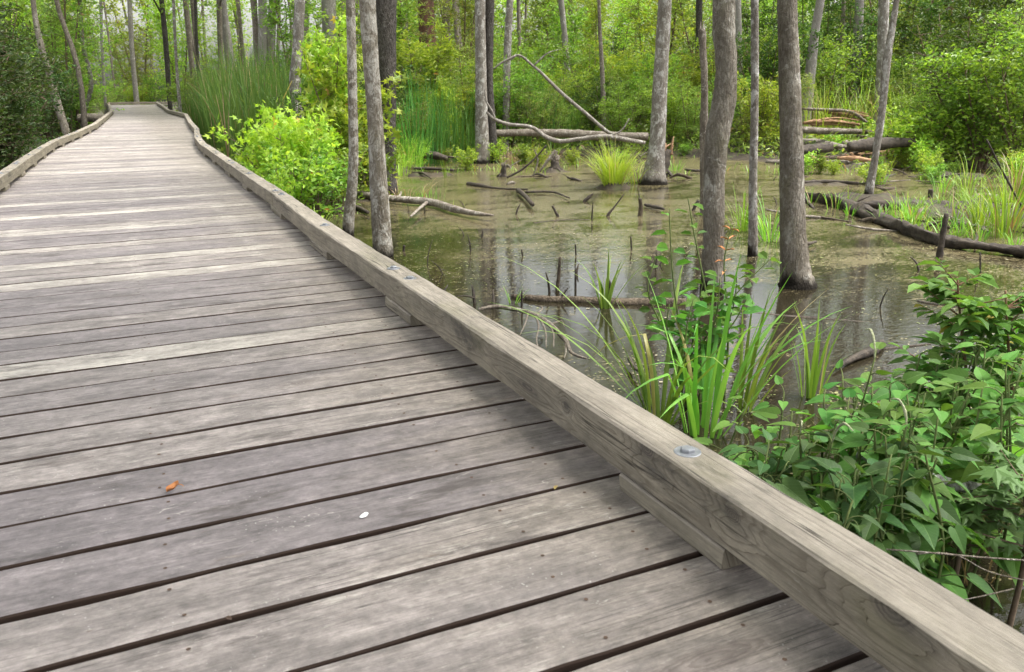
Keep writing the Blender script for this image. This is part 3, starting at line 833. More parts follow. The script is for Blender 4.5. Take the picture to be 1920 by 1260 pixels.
TREES = [
 ([(653, 440, 21), (662, 330, 18), (661, 170, 16), (657, 0, 15), (656, -60, 15)], 'bark_pale', 'slender pale lichen-spotted tree standing in the water just beyond the kerb', 9, None),
 ([(719, 482, 37), (712, 380, 32), (702, 200, 27), (692, 60, 28), (686, -60, 28)], 'bark_pale', 'pale blotched tree trunk beside the slender one, leaning over dark bark behind', 11, None),
 ([(724, 330, 36), (722, 200, 38), (722, 60, 38), (722, -60, 38)], 'bark_dark', 'thick dark trunk with rough white-flecked bark behind the pale blotched trunk', 14, 11.5),
 ([(904, 306, 33), (905, 295, 27), (904, 262, 24), (902, 150, 19), (900, 0, 18), (900, -60, 18)], 'bark_grey', 'straight grey trunk with dark wet foot at the far edge of the pond', 13, None),
 ([(925, 290, 17), (917, 150, 13), (917, 0, 18), (917, -60, 18)], 'bark_dark', 'dark trunk tucked close behind the straight grey trunk', 13, 16.6),
 ([(944, 292, 20), (947, 262, 13), (950, 170, 12), (952, 80, 13), (956, 0, 11), (958, -60, 11)], 'bark_grey', 'thin grey-dark trunk right of the paired trunks at the pond edge', 10, None),
 ([(1224, 345, 52), (1227, 318, 37), (1231, 280, 29), (1238, 150, 25), (1247, 0, 22), (1249, -60, 22)], 'bark_grey', 'leaning grey trunk with spreading mossy foot beside a broken orange stump', 12, None),
 ([(1333, 545, 40), (1338, 440, 37), (1339, 330, 37), (1346, 250, 43), (1358, 190, 41), (1362, 130, 35), (1357, 60, 38), (1360, -60, 38)], 'bark_moss', 'thick kinked brown mossy trunk rising behind the leafy stems', 12, None),
 ([(1411, 480, 18), (1412, 350, 15), (1415, 200, 13), (1415, 0, 13), (1415, -60, 13)], 'bark_grey', 'slim grey-spotted tree standing between the kinked trunk and the flared trunk', 9, None),
 ([(1494, 536, 72), (1492, 515, 56), (1487, 440, 45), (1484, 300, 40), (1479, 100, 35), (1476, 0, 32), (1475, -60, 32)], 'bark_moss', 'straight brown trunk with flared black wet foot standing alone in open water', 13, None),
 ([(1628, 369, 17), (1640, 300, 12), (1655, 200, 12), (1663, 110, 14), (1673, 50, 11), (1681, 0, 9), (1688, -60, 9)], 'bark_grey', 'thin crooked sapling leaning rightwards out of the mud', 6, None),
 ([(1653, 125, 17), (1657, 0, 17), (1658, -60, 17)], 'bark_grey', 'grey trunk in the thicket behind the crooked leaning sapling', 13, 18.5),
 ([(572, 248, 19), (556, 200, 18), (553, 175, 20), (559, 80, 17), (562, 0, 18), (563, -60, 18)], 'bark_grey', 'bulging bent grey trunk rising between the reeds and the maple', 12, 14.0),
 ([(621, 120, 25), (616, 0, 24), (614, -60, 24)], 'bark_far', 'broad grey-brown trunk behind the pale green maple sapling', 15, 21),
 ([(492, 95, 15), (492, 0, 14), (492, -60, 14)], 'bark_far', 'straight grey trunk, left one of a close pair above the reeds', 14, 27),
 ([(507, 95, 16), (512, 0, 14), (514, -60, 14)], 'bark_far', 'vine-clad slanting trunk, right one of a close pair above the reeds', 14, 27.5),
 ([(413, 80, 9), (411, 0, 9), (411, -60, 9)], 'dead_wood', 'thin whitish trunk far behind the reeds', 13, 33),
 ([(428, 90, 15), (418, 0, 11), (415, -60, 11)], 'bark_far', 'slanting grey trunk crossing behind the whitish trunk above the reeds', 13, 34),
 ([(256, 186, 9), (248, 100, 8), (243, 0, 8), (241, -60, 8)], 'bark_far', 'slim grey trunk rising just behind the far end of the boardwalk', 12, 41),
 ([(197, 185, 5), (191, 80, 5), (189, 0, 5), (188, -60, 5)], 'bark_far', 'very thin straight sapling left of the far end of the boardwalk', 10, 36),
 ([(319, 200, 8), (309, 60, 9), (303, 0, 8), (301, -60, 8)], 'bark_dark', 'dark slim tree where the boardwalk turns off behind the reeds', 11, 33.5),
 ([(338, 207, 6), (331, 120, 5), (325, 0, 5), (322, -60, 5)], 'bark_grey', 'pole-thin pale sapling standing at the kerb in front of the reeds', 9, 28.5),
 ([(124, 247, 13), (106, 190, 14), (93, 140, 11), (73, 70, 10), (62, 0, 8), (58, -60, 8)], 'bark_moss', 'bent dark-and-white tree leaning over the left kerb from the dark bushes', 10, 21.6),
 ([(158, 212, 7), (171, 160, 8), (156, 85, 7), (151, 20, 6), (150, -60, 6)], 'bark_grey', 'crooked thin tree behind the pale log beside the left kerb', 9, 30),
 ([(1310, 80, 11), (1311, 0, 11), (1311, -60, 11)], 'bark_dark', 'thin dark trunk in the thicket above the dead snag', 12, 23),
 ([(1384, 100, 14), (1381, 0, 15), (1380, -60, 15)], 'bark_far', 'pale grey trunk in the thicket right behind the kinked mossy trunk', 13, 21),
 ([(1521, 120, 18), (1528, 60, 15), (1538, 0, 14), (1544, -60, 14)], 'bark_far', 'leaning dark trunk in the thicket right of the flared trunk', 12, 19),
 ([(1578, 85, 7), (1582, 0, 7), (1583, -60, 7)], 'dead_wood', 'thin whitish birch-like trunk in the thicket above the orange broken logs', 11, 22),
 ([(1606, 100, 17), (1612, 0, 14), (1614, -60, 14)], 'bark_far', 'stout dark-grey trunk between the whitish trunk and the crooked sapling', 13, 21.5),
 ([(1782, 40, 14), (1778, 0, 14), (1777, -60, 14)], 'bark_red', 'reddish brown trunk high in the dense right-hand thicket', 12, 24),
 ([(1129, 130, 8), (1124, 40, 6), (1123, 0, 6), (1122, -60, 6)], 'dead_wood', 'thin white lichen-covered trunk in the bright thicket beyond the fallen branch', 9, 19.5),
 ([(803, 95, 30), (798, 0, 26), (796, -60, 26)], 'bark_red', 'reddish peeling dead trunk in the thicket beyond the dark flecked trunk', 13, 23),
 ([(1056, 40, 10), (1052, 0, 10), (1050, -60, 10)], 'bark_far', 'dim thin trunk in the thicket over the arching fallen branch', 12, 25),
 ([(370, 100, 5), (366, 0, 5), (365, -60, 5)], 'bark_dark', 'thin black stem above the reeds left of the whitish trunk', 11, 31),
]
for i, (px, mk, lab, H, d) in enumerate(TREES):
    near = d is None or d < 16
    tree(px, M[mk], lab, H, d, seed=i+1, sides=18 if near else 10, rough=.045 if near else .03)
CROWNS.append(crown_mesh('crown_d', 8, 4.0, 3.0, 560, 13, .15, M['leaf_mid']))  # dense crown of the unseen trees added to shade the near deck
for (x, y, cx, cy, r, s, lab) in [(-2.9, -1.6, -.5, -.6, .13, .95, 'unseen grey tree behind the viewpoint, added on the left to shade the deck'), (2.9, -1.6, 1.8, .1, .12, .9, 'unseen grey tree behind the viewpoint, added on the right to shade the deck'), (-3.4, 1.0, .6, 1.2, .12, .9, 'unseen grey tree added to shade the near deck, leaning in from the left')]:
    rt = empty('swamp_tree', (x, y, WZ-.1), lab, 'tree'); mb = MB(); dx, dy = cx-x, cy-y
    C, rr = tube(mb, [[0, 0, -.3], [dx*.05, dy*.05, 2.0], [dx*.4, dy*.4, 4.2], [dx*.9, dy*.9, 6.5]], [r*1.2, r, r*.8, r*.4], 14, 30, .05)
    for k in range(6):
        a = k*1.05; p = C[20+k]; tube(mb, [p, p+np.array([math.cos(a)*.9, math.sin(a)*.9, .6]), p+np.array([math.cos(a)*1.8, math.sin(a)*1.8, 1.0])], [r*.4, r*.25, r*.08], 6, 7)
    mb.build('trunk', M['bark_grey'], rt)
    c = obj('crown', CROWNS[3], rt, (dx, dy, 5.0)); c.scale = (s, s, s); c.rotation_euler = (0, 0, x)
# dead snag behind the kinked trunk
def snag():
    px = [(1322, 395, 18), (1320, 240, 15), (1321, 150, 13), (1317, 80, 13), (1316, 54, 12)]
    d = 9.0; P = np.array([atd(x, y, d) for x, y, w in px]); R = [w*d/F/2 for *_, w in px]
    b = P[0].copy(); r = empty('dead_snag', b, 'dead broken-topped grey snag beside the kinked mossy trunk', 'snag')
    mb = MB(); tube(mb, np.concatenate([[P[0]-[0, 0, .3]], P])-b, [R[0]]+R, 12, 30, .12); mb.build('trunk', M['dead_wood'], r)
    mb = MB(); t = P[-1]-b
    for k in range(4): tube(mb, [t+np.array([.02*math.cos(k*1.6), .02*math.sin(k*1.6), -.05]), t+np.array([.022*math.cos(k*1.6), .022*math.sin(k*1.6), .03+.04*(k % 2)])], [.018, .004], 5, 3)
    mb.build('splinter', M['dead_wood'], r)
snag()

# ---------------------------------------------------------------- fallen wood
def branch(name, px, mat, label, cat='branch', d=None, rads=None, z=None, twigs=(), sides=9, rough=.12, group=None):
    """px: (x, y, width_px[, d]) ; d given: hanging at that distance, otherwise lying at height z"""
    P = []; R = []
    for q in px:
        x, y, w = q[:3]
        dd = q[3] if len(q) > 3 else d
        p = atd(x, y, dd) if dd else at(x, y, z if z is not None else WZ+.02)
        P.append(p); R.append(w*gd(p)/F/2)
    P = np.array(P); b = P[len(P)//2].copy()
    mb = MB(); tube(mb, P-b, R, sides, (len(P)-1)*6+1, rough)
    for tw in twigs:
        Q = []; S = []
        for q in tw:
            x, y, w = q[:3]
            dd = q[3] if len(q) > 3 else d
            p = atd(x, y, dd) if dd else at(x, y, z if z is not None else WZ+.02); Q.append(p-b); S.append(w*gd(p)/F/2)
        tube(mb, Q, S, 6, (len(Q)-1)*5+1, .1)
    o = mb.build(name, M[mat], None, b); tag(o, label, cat, group)
    return o
branch('fallen_branch', [(958, 112, 3), (968, 104, 4), (1000, 124, 5), (1050, 172, 6), (1100, 214, 6), (1142, 249, 7), (1165, 262, 7)], 'branch_grey',
       'long arching grey dead branch slanting down across the thicket', d=16.0, twigs=[[(968, 104, 5), (940, 118, 4), (924, 130, 2)], [(1000, 124, 4), (1030, 98, 2), (1052, 92, 1)]])
branch('fallen_branch', [(912, 210, 4), (925, 222, 6), (950, 232, 7), (1000, 240, 7), (1026, 258, 8), (1045, 264, 8), (1090, 260, 8), (1140, 256, 8), (1180, 263, 8), (1210, 268, 7)], 'branch_grey',
       'wavy grey branch lying low along the pond edge below the arching branch', d=15.4, twigs=[[(928, 222, 4), (922, 208, 4), (912, 190, 3), (908, 165, 2)], [(1140, 256, 4), (1165, 245, 3), (1180, 222, 2)]])
branch('fallen_log', [(926, 250, 14), (980, 249, 13), (1050, 250, 15), (1120, 254, 16), (1215, 256, 14)], 'dead_wood', 'long pale fallen log with hanging dead grass behind the pond', 'log', d=17.6)
branch('fallen_branch', [(606, 353, 10), (640, 358, 12), (700, 368, 12), (750, 374, 13), (800, 378, 14), (850, 391, 14), (905, 402, 8), (925, 404, 4)], 'branch_pale',
       'white-barked fallen branch running from the bank into the pond', z=WZ+.06, twigs=[[(800, 380, 7), (785, 392, 5), (770, 406, 4)], [(735, 374, 6), (748, 368, 5), (752, 360, 3)]])
branch('fallen_log', [(960, 556, 12), (1010, 562, 17), (1080, 564, 18), (1150, 568, 19), (1220, 568, 19), (1285, 568, 17)], 'branch_brown', 'half-sunk brown log floating behind the small blade tuft', 'log', z=WZ+.005)
branch('fallen_log', [(1395, 590, 10), (1450, 594, 13), (1520, 600, 14), (1600, 606, 12), (1680, 612, 10), (1770, 618, 6)], 'rotten', 'thin black log lying level with the water below the flared trunk', 'log', z=WZ-.015)
branch('dead_branch', [(898, 580, 5), (925, 575, 8), (960, 579, 9), (1000, 590, 10), (1035, 612, 10), (1060, 638, 9), (1085, 668, 6), (1100, 672, 4)], 'dead_wood',
       'pale dead branch arching out of the water with hanging rootlets near the kerb', z=WZ+.10,
       twigs=[[(1003, 590, 5), (1010, 610, 4), (1006, 640, 3), (1010, 655, 2)], [(1010, 594, 5), (1022, 618, 4), (1024, 652, 2)], [(1020, 600, 5), (1036, 620, 4), (1038, 650, 3)],
              [(1006, 590, 5), (1014, 575, 3), (1003, 572, 2)], [(1030, 610, 4), (1052, 602, 3), (1058, 612, 2)], [(1060, 640, 4), (1061, 660, 3), (1058, 672, 2)], [(990, 588, 4), (985, 606, 3), (975, 628, 2)]])
branch('fallen_log', [(1505, 366, 14), (1560, 376, 19), (1610, 394, 22), (1650, 408, 20), (1700, 428, 23), (1750, 446, 19), (1800, 456, 20), (1860, 464, 17), (1930, 474, 19)], 'rotten', 'long black rotten log crossing the marsh in front of the sedges', 'log', z=WZ+.05, rough=.38, sides=14, twigs=[[(1640, 404, 8), (1650, 392, 6), (1655, 384, 3)], [(1725, 436, 7), (1735, 424, 5), (1748, 418, 2)], [(1825, 458, 6), (1832, 446, 4), (1830, 436, 2)]])
branch('fallen_log', [(1590, 384, 11), (1680, 386, 17), (1760, 384, 16), (1830, 390, 13)], 'rotten', 'second black log lying behind the long rotten one', 'log', z=WZ+.04, rough=.38, sides=12)
branch('fallen_log', [(1590, 277, 16), (1640, 271, 22), (1715, 266, 15)], 'rotten', 'black charred log among the sedges below the orange broken wood', 'log', d=14.2, rough=.2, sides=12)
branch('fallen_log', [(1490, 284, 16), (1520, 281, 20), (1560, 277, 18)], 'rotten', 'short black log end right of the flared trunk', 'log', d=13.6, rough=.2, sides=12)
branch('fallen_log', [(1500, 243, 12), (1560, 246, 13), (1615, 247, 9)], 'dead_wood', 'grey weathered log below the orange broken logs', 'log', d=16.2)
branch('broken_log', [(1505, 231, 5), (1530, 228, 8), (1560, 227, 9), (1590, 231, 7), (1612, 234, 3)], 'orange_wood', 'lower strip of orange split wood on the fallen trunk', 'log', d=17.2, rough=.42, twigs=[[(1520, 234, 4), (1560, 233, 5), (1605, 238, 2)], [(1540, 224, 4), (1570, 221, 3), (1610, 226, 2)]])
branch('broken_log', [(1545, 207, 4), (1565, 210, 9), (1590, 213, 10), (1615, 217, 7), (1634, 222, 3)], 'orange_wood', 'upper orange splintered log lying in the thicket', 'log', d=17.8, rough=.42, twigs=[[(1560, 217, 4), (1590, 220, 5), (1630, 228, 2)], [(1570, 206, 3), (1600, 208, 3), (1628, 214, 2)]])
branch('fallen_branch', [(1505, 204, 5), (1550, 206, 6), (1600, 212, 6), (1628, 232, 5)], 'dead_wood', 'white bare branch lying over the orange splintered log', d=17.4)
branch('fallen_log', [(1570, 296, 5), (1600, 297, 10), (1635, 301, 6)], 'orange_wood', 'short orange-brown rotten log on the marsh edge', 'log', d=12.6)
branch('pale_log', [(148, 222, 15), (168, 221, 16), (190, 223, 16)], 'dead_wood', 'pale log lying beside the left kerb', 'log', d=26.5)
branch('fallen_log', [(790, 290, 12), (815, 291, 14), (840, 298, 10)], 'rotten', 'short black log on the bank under the cattails', 'log', d=16)
branch('fallen_branch', [(840, 294, 4), (870, 297, 4), (895, 300, 3)], 'rotten', 'black stick on the bank left of the straight grey trunk', d=15.6)
branch('fallen_log', [(760, 316, 4), (800, 316, 6), (850, 319, 5)], 'rotten', 'flat dark log on the mud patch by the grass tuft', 'log', z=WZ+.04)
branch('fallen_branch', [(625, 395, 7), (660, 388, 10), (690, 398, 7)], 'rotten', 'short dark branch in shade between the slender trunk and bank', z=WZ+.03)
STICKS = [([(972, 357, 9), (985, 368, 8), (998, 383, 9)], 'dark stick tilted out of the water in mid pond', .06), ([(985, 360, 4), (1020, 359, 4), (1068, 371, 3)], 'thin bent stick floating right of the tilted stick', .03),
  ([(878, 345, 9), (900, 349, 10), (930, 353, 4), (990, 355, 3)], 'low dark sunken log tip in the far water', .01), ([(1036, 386, 5), (1041, 396, 5), (1046, 406, 6)], 'short black peg sticking up left of the sedge', .05),
  ([(1096, 378, 7), (1104, 370, 7), (1112, 363, 3)], 'blunt black stub poking up below the yellow sedge', .05), ([(1140, 405, 7), (1152, 388, 3), (1170, 364, 2)], 'thin slanting twig rising from a small root below the yellow sedge', .04),
  ([(1000, 418, 2), (1060, 412, 2), (1105, 412, 2)], 'thin dark stick lying flat on the water', .0), ([(1200, 405, 9), (1202, 390, 8), (1200, 372, 7)], 'grey broken post stub in shallow water', .1),
  ([(1210, 384, 6), (1228, 388, 7), (1245, 392, 5)], 'dark stick beside the grey post stub', .03), ([(980, 480, 3), (978, 468, 3)], 'tiny black peg in the middle water', .1), ([(1080, 480, 3), (1079, 458, 3)], 'thin black peg in front of the twigs', .1),
  ([(1184, 470, 3), (1183, 443, 3)], 'taller thin black peg in front of the kinked trunk', .1), ([(757, 470, 5), (758, 460, 5)], 'small black knob by the pale blotched trunk', .05),
  ([(1762, 482, 14), (1768, 440, 11), (1775, 400, 8)], 'leaning dark post stump by the long rotten log', .0), ([(1838, 512, 4), (1838, 474, 3)], 'thin dark peg in water below the rotten log', .0),
  ([(1045, 545, 8), (1048, 515, 7), (1050, 482, 5)], 'upright brown stick rising beside the blade tuft', .0), ([(1745, 355, 9), (1744, 370, 9)], 'short brown stub behind the second black log', .1),
  ([(1500, 452, 5), (1512, 457, 8), (1530, 453, 4)], 'mossy stick beside the flared trunk', .03), ([(1565, 690, 6), (1600, 672, 14), (1640, 655, 22), (1655, 642, 12)], 'black sunken branch in water behind the leafy plants', .02),
  ([(1180, 672, 9), (1190, 690, 8), (1200, 697, 5)], 'black stub in the dark water by the kerb', .04), ([(1655, 655, 6), (1700, 650, 6), (1745, 645, 4)], 'thin dark stick floating beyond the sunken branch', .0),
  ([(1720, 565, 5), (1760, 572, 8), (1810, 575, 6)], 'dark stick on the water under the tall shrub', .0), ([(1285, 318, 4), (1310, 320, 5), (1345, 316, 4)], 'flat black stick behind the kinked mossy trunk', .02),
  ([(1500, 342, 6), (1550, 341, 8), (1610, 344, 6)], 'flat dark log in the shallow marsh right of the flared trunk', .02), ([(1300, 395, 6), (1310, 375, 6)], 'dark stub just left of the kinked trunk', .05)]
for i, (px, lab, dz) in enumerate(STICKS):
    hit0 = at(px[0][0], px[0][1], WZ)
    if len(px) == 2 or dz == 0.0 and px[0][1]-px[-1][1] > 60 or i in (3, 4, 5, 7, 15):
        d = gd(hit0); q = [(x, y, w) for x, y, w in px]; x, y, w = q[0]
        if q[-1][1] > q[0][1]: q = q[::-1]
        d = gd(at(q[0][0], q[0][1], WZ)); q = [(q[0][0], q[0][1]+6, q[0][2])]+q
        branch('stick', q, 'rotten' if i not in (7, 15) else 'branch_brown', lab, 'stick', d=d, sides=8)
    else:
        branch('stick', px, 'rotten', lab, 'stick', z=WZ+dz, sides=8)
_rp = random.Random(12)
for i in range(34):
    x = _rp.uniform(760, 1750); y = _rp.uniform(325, 600)
    p = at(x, y, WZ)
    if gz(p[0], p[1]) > WZ-.02: continue
    mb = MB(); h = _rp.uniform(.05, .20); a = _rp.uniform(0, 6.28); l = _rp.uniform(.0, .12); r = _rp.uniform(.004, .010)
    tube(mb, [[0, 0, -.1], [math.cos(a)*l*.4, math.sin(a)*l*.4, h*.5], [math.cos(a)*l, math.sin(a)*l, h]], [r*1.3, r, r*.4], 6, 7, .15)
    if i % 3 == 0: tube(mb, [[0, 0, h*.3], [-math.sin(a)*.06, math.cos(a)*.06, h*.5], [-math.sin(a)*.14, math.cos(a)*.14, h*.55]], [r*.7, r*.5, r*.2], 5, 5, .1)
    tag(mb.build('twig', M['rotten'], None, p), 'thin dark twig poking out of the pond', 'twig', 'twigs poking out of the pond')
_rd = random.Random(31)
for i in range(70):
    if i < 30: x, d, y = _rd.uniform(720, 1300), None, _rd.uniform(278, 345)
    else: x, d, y = _rd.uniform(1480, 1930), None, _rd.uniform(285, 440)
    p = at(x, y, WZ); p[2] = max(WZ, gz(p[0], p[1]))
    if p[0]-edge(min(p[1], 40), 'r')[0] < .5: continue
    mb = MB(); a = _rd.uniform(0, 6.28); l = _rd.uniform(.12, .55); r = _rd.uniform(.006, .024); e = np.array([math.cos(a), math.sin(a), 0])
    tube(mb, [-e*l, e*l*.1+np.array([0, 0, _rd.uniform(.0, .06)]), e*l+np.array([0, 0, _rd.uniform(-.04, .12)])], [r, r*1.05, r*.5], 7, 9, .28, seed=i)
    if i % 2: q = e*l*.2; tube(mb, [q, q+np.array([-e[1]*.1, e[0]*.1, .06]), q+np.array([-e[1]*.25, e[0]*.25, .13])], [r*.6, r*.45, r*.15], 5, 6, .2)
    k = i % 3
    tag(mb.build('broken_branch', M[['rotten', 'branch_brown', 'dead_wood2'][k]], None, p), ['black broken branch littering the muddy marsh', 'brown broken branch littering the muddy marsh', 'bleached broken branch littering the muddy marsh'][k], 'branch', ['black', 'brown', 'bleached'][k]+' broken branches on the mud')
for i in range(16):
    x = _rd.uniform(1500, 1700); d = _rd.uniform(14.5, 18.0); p = ground_at(x, d); p[2] = base_z(p)+.05
    mb = MB(); a = _rd.gauss(-.43, .35)+(math.pi if _rd.random() < .5 else 0); l = _rd.uniform(.35, .95); r = _rd.uniform(.03, .08); e = np.array([math.cos(a), math.sin(a), 0])
    up = _rd.uniform(0, .3) if d > 16 else 0
    tube(mb, [-e*l+np.array([0, 0, up]), np.array([0, 0, .05+up]), e*l+np.array([0, 0, _rd.uniform(0, .2)+up])], [r*.7, r, r*.8], 10, 13, .3, seed=i+60)
    for q in range(4):
        z0 = e*l+np.array([0, 0, .08+up]); tube(mb, [z0, z0+e*_rd.uniform(.06, .2)+np.array([0, 0, _rd.uniform(-.03, .06)])], [r*.35, r*.05], 5, 3, .2)
    k = i % 3
    tag(mb.build('broken_timber', M[['dead_wood2', 'orange_wood', 'branch_brown'][k]], None, p), ['weathered grey broken timber in the wood heap behind the marsh', 'raw orange broken timber in the wood heap behind the marsh', 'brown broken timber in the wood heap behind the marsh'][k], 'log', ['grey', 'orange', 'brown'][k]+' timbers of the wood heap')
def stump(px, h, r, mat, label, splinters, lean=(0, 0), seed=1):
    b = at(px[0], px[1], WZ); rg = np.random.default_rng(abs(int(seed)))
    root = empty('tree_stump', b, label, 'stump')
    mb = MB(); tube(mb, [[0, 0, -.3], [0, 0, .02], [lean[0]*.5, lean[1]*.5, h*.6], [lean[0], lean[1], h]], [r*1.35, r*1.2, r*.9, r*.6], 12, 14, .22, seed=seed); mb.build('trunk', M[mat[0]], root)
    mb = MB()
    for i in range(splinters):
        a = rg.uniform(0, 6.28); rr = r*.55
        p = np.array([lean[0]+rr*math.cos(a), lean[1]+rr*math.sin(a), h*.8]); hh = rg.uniform(.3, 1.0)*h*.7
        tube(mb, [p, p+np.array([rg.normal(0, .02), rg.normal(0, .02), hh*.6]), p+np.array([lean[0]*.4+rg.normal(0, .03), lean[1]*.4, hh])], [r*.3, r*.2, r*.05], 6, 6, .1)
    mb.build('splinter', M[mat[1]], root)
    mb = MB()
    for i in range(5):
        a = i*1.26+rg.uniform(-.3, .3); l = r*rg.uniform(2, 3.6)
        tube(mb, [[0, 0, h*.35], [math.cos(a)*l*.5, math.sin(a)*l*.5, h*.16], [math.cos(a)*l, math.sin(a)*l, -.06]], [r*.4, r*.28, r*.12], 6, 8, .1)
    mb.build('root', M[mat[0]], root)
stump((1240, 330), .42, .10, ('rotten', 'orange_wood'), 'black broken stump with an orange splintered top against the leaning grey trunk', 5, (.10, -.02), 3)
stump((1040, 322), .24, .085, ('rotten', 'dead_wood'), 'low dark stump with pale peeling sides left of the yellow sedge', 6, (.0, 0), 4)
stump((943, 332), .20, .05, ('rotten', 'dead_wood'), 'split little stump like two prongs standing in the far water', 5, (.03, 0), 5)
branch('stick', [(950, 333, 4), (975, 320, 4), (1005, 295, 3), (1025, 272, 3)], 'rotten', 'thin dark stick propped between the two small stumps', 'stick', d=12.2)
branch('stick', [(1012, 322, 3), (1028, 300, 6), (1042, 282, 5)], 'dead_wood', 'pale stick leaning on the low dark stump', 'stick', d=12.9)
branch('stick', [(1000, 330, 3), (1008, 300, 3), (1002, 280, 2)], 'dead_wood', 'grey twig upright beside the low dark stump', 'stick', d=13.2)

# ---------------------------------------------------------------- grasses
def clump(name, x, y, n, L, w, mat, label, spread=.08, lean=(.05, .6), droop=(.2, 1.3), d=None, cat='grass clump', seed=0, dry=0, kinks=0.0, z=None, group=None, segs=7, az=None):
    random.seed(seed+11); rg = np.random.default_rng(seed+11)
    if d: p = ground_at(x, d); p[2] = base_z(p)
    else: p = at(x, y, WZ if z is None else z)
    root = empty(name, p, label, cat, group)
    mb = MB()
    for i in range(n):
        a = rg.uniform(0, 6.28) if az is None else rg.normal(az[0], az[1])
        r = spread*math.sqrt(rg.uniform(0, 1)); b = [r*math.cos(a)*.8, r*math.sin(a)*.8, -.04]
        ln = L*rg.uniform(.55, 1.05)
        kk = (rg.uniform(.45, .8), rg.uniform(.6, 1.5)) if rg.uniform() < kinks else None
        blade(mb, b, a+rg.normal(0, .3), rg.uniform(*lean)*rg.uniform(.3, 1), ln, w*rg.uniform(.7, 1.15), rg.uniform(*droop), segs, .3, 1 if rg.uniform() < dry else 0, kk)
    mb.build('blades', [M[mat], M['blade_dry']], root)
    return root
clump('sedge_clump', 1150, 352, 300, .80, .012, 'blade_yellow', 'dense yellow-green sedge tussock glowing in mid pond', .16, (.05, .75), (.3, 1.5), seed=1, dry=.03)
clump('sedge_clump', 1192, 345, 60, .55, .010, 'blade_yellow', 'drooping olive sedge at the foot of the leaning grey trunk', .14, (.2, .9), (.6, 1.8), seed=2, dry=.3)
clump('blade_clump', 1238, 792, 17, .78, .021, 'blade_flag', 'arching flag-leaf clump just over the kerb, left one', .055, (.1, .8), (.5, 1.9), seed=3, kinks=.15)
clump('blade_clump', 1318, 812, 19, .80, .025, 'blade_flag', 'tallest broad-bladed flag-leaf clump with folded tips, over the kerb', .08, (.05, .6), (.2, 1.2), seed=8, dry=0, kinks=.35)
clump('blade_clump', 1225, 760, 5, .95, .018, 'blade_flag', 'long flag leaves arching far out to the left over the water', .05, (.75, 1.0), (.7, 1.3), seed=31, az=(2.7, .35))
clump('blade_clump', 1360, 740, 7, .80, .020, 'blade_flag', 'long flag leaves reaching right past the folded clump', .05, (.7, 1.0), (.1, .8), seed=32, az=(-.3, .4), dry=.15)
clump('blade_clump', 1385, 770, 12, .60, .020, 'blade_flag', 'sparse flag leaves leaning right behind the heart-leaved plants', .07, (.15, .65), (.1, .7), seed=5, dry=.06, kinks=.2, az=(-.4, .7))
clump('blade_clump', 1136, 578, 12, .48, .022, 'blade_flag', 'small upright blade tuft growing on the half-sunk brown log', .03, (.0, .55), (.1, 1.3), seed=6)
clump('blade_clump', 960, 570, 7, .20, .008, 'blade_fresh', 'tiny blade tuft behind the pale arching dead branch', .03, (.4, .9), (.2, 1.0), seed=16, az=(.2, 1.0))
clump('blade_clump', 1522, 745, 15, .50, .017, 'blade_flag', 'narrow blade clump standing in water right of the broad flag leaves', .05, (.02, .4), (.05, .7), seed=7)
clump('sedge_clump', 1392, 432, 26, .55, .013, 'blade_fresh', 'bright sedge left of the slim grey-spotted tree', .08, (.1, .8), (.2, .9), seed=8)
clump('sedge_clump', 1444, 452, 30, .58, .013, 'blade_fresh', 'bright drooping sedge between the slim tree and flared trunk', .08, (.1, .8), (.4, 1.4), seed=9)
for k, (x, y, L, n, lab) in enumerate([(1885, 445, .80, 80, 'big bright sedge clump at the log end on the right edge'), (1838, 430, .62, 60, 'sedge clump with rusty dead blades behind the rotten log'), (1815, 375, .7, 40, 'tall narrow sedge with a brown seed head'),
        (1905, 380, .75, 60, 'sedge clump under the hanging twig at the right edge'), (1690, 408, .42, 22, 'small sedge growing on the rotten log, left one'), (1712, 425, .42, 24, 'small sedge with pale dead blades on the rotten log'),
        (1570, 392, .34, 18, 'weedy sedge on the near end of the rotten log'), (1650, 345, .45, 16, 'sparse sedge beside the crooked sapling foot'), (1790, 425, .45, 26, 'short sedge leaning over the rotten log'),
        (1765, 360, .40, 20, 'thin sedge tuft behind the dark post stump'), (1720, 300, .65, 34, 'fresh green sedge at the far marsh edge under the bushes'), (1660, 318, .40, 22, 'pale yellow-green sedge on the far marsh flat')]):
    clump('sedge_clump', x, y, n, L, .012, 'blade_fresh' if k != 11 else 'blade_yellow', lab, .13, (.05, .7), (.2, 1.4), seed=20+k, dry=.12)
clump('grass_tuft', 835, 333, 12, .42, .010, 'blade_fresh', 'small upright grass tuft on the mud patch in the pond', .04, (.0, .3), (.0, .5), seed=40)
clump('grass_tuft', 762, 318, 130, .85, .010, 'blade_yellow', 'pale soft grass clump right of the dark flecked trunk', .35, (.05, .5), (.2, 1.2), seed=41)
clump('grass_tuft', 745, 330, 60, .55, .010, 'blade_yellow', 'low pale grass below the dark flecked trunk', .3, (.1, .7), (.3, 1.3), seed=42)
clump('grass_tuft', 1040, 300, 26, .5, .010, 'blade_fresh', 'green grass tuft behind the low dark stump', .12, (.1, .6), (.2, 1.0), seed=43)
clump('grass_tuft', 1265, 320, 26, .35, .012, 'blade_fresh', 'leafy green tuft right of the broken orange stump', .12, (.2, .8), (.2, 1.0), seed=44)
clump('grass_tuft', 470, 330, 110, .62, .012, 'blade_fresh', 'bright soft grass against the kerb below the yellow shrub', .30, (.05, .5), (.1, .8), seed=45, d=7.6)
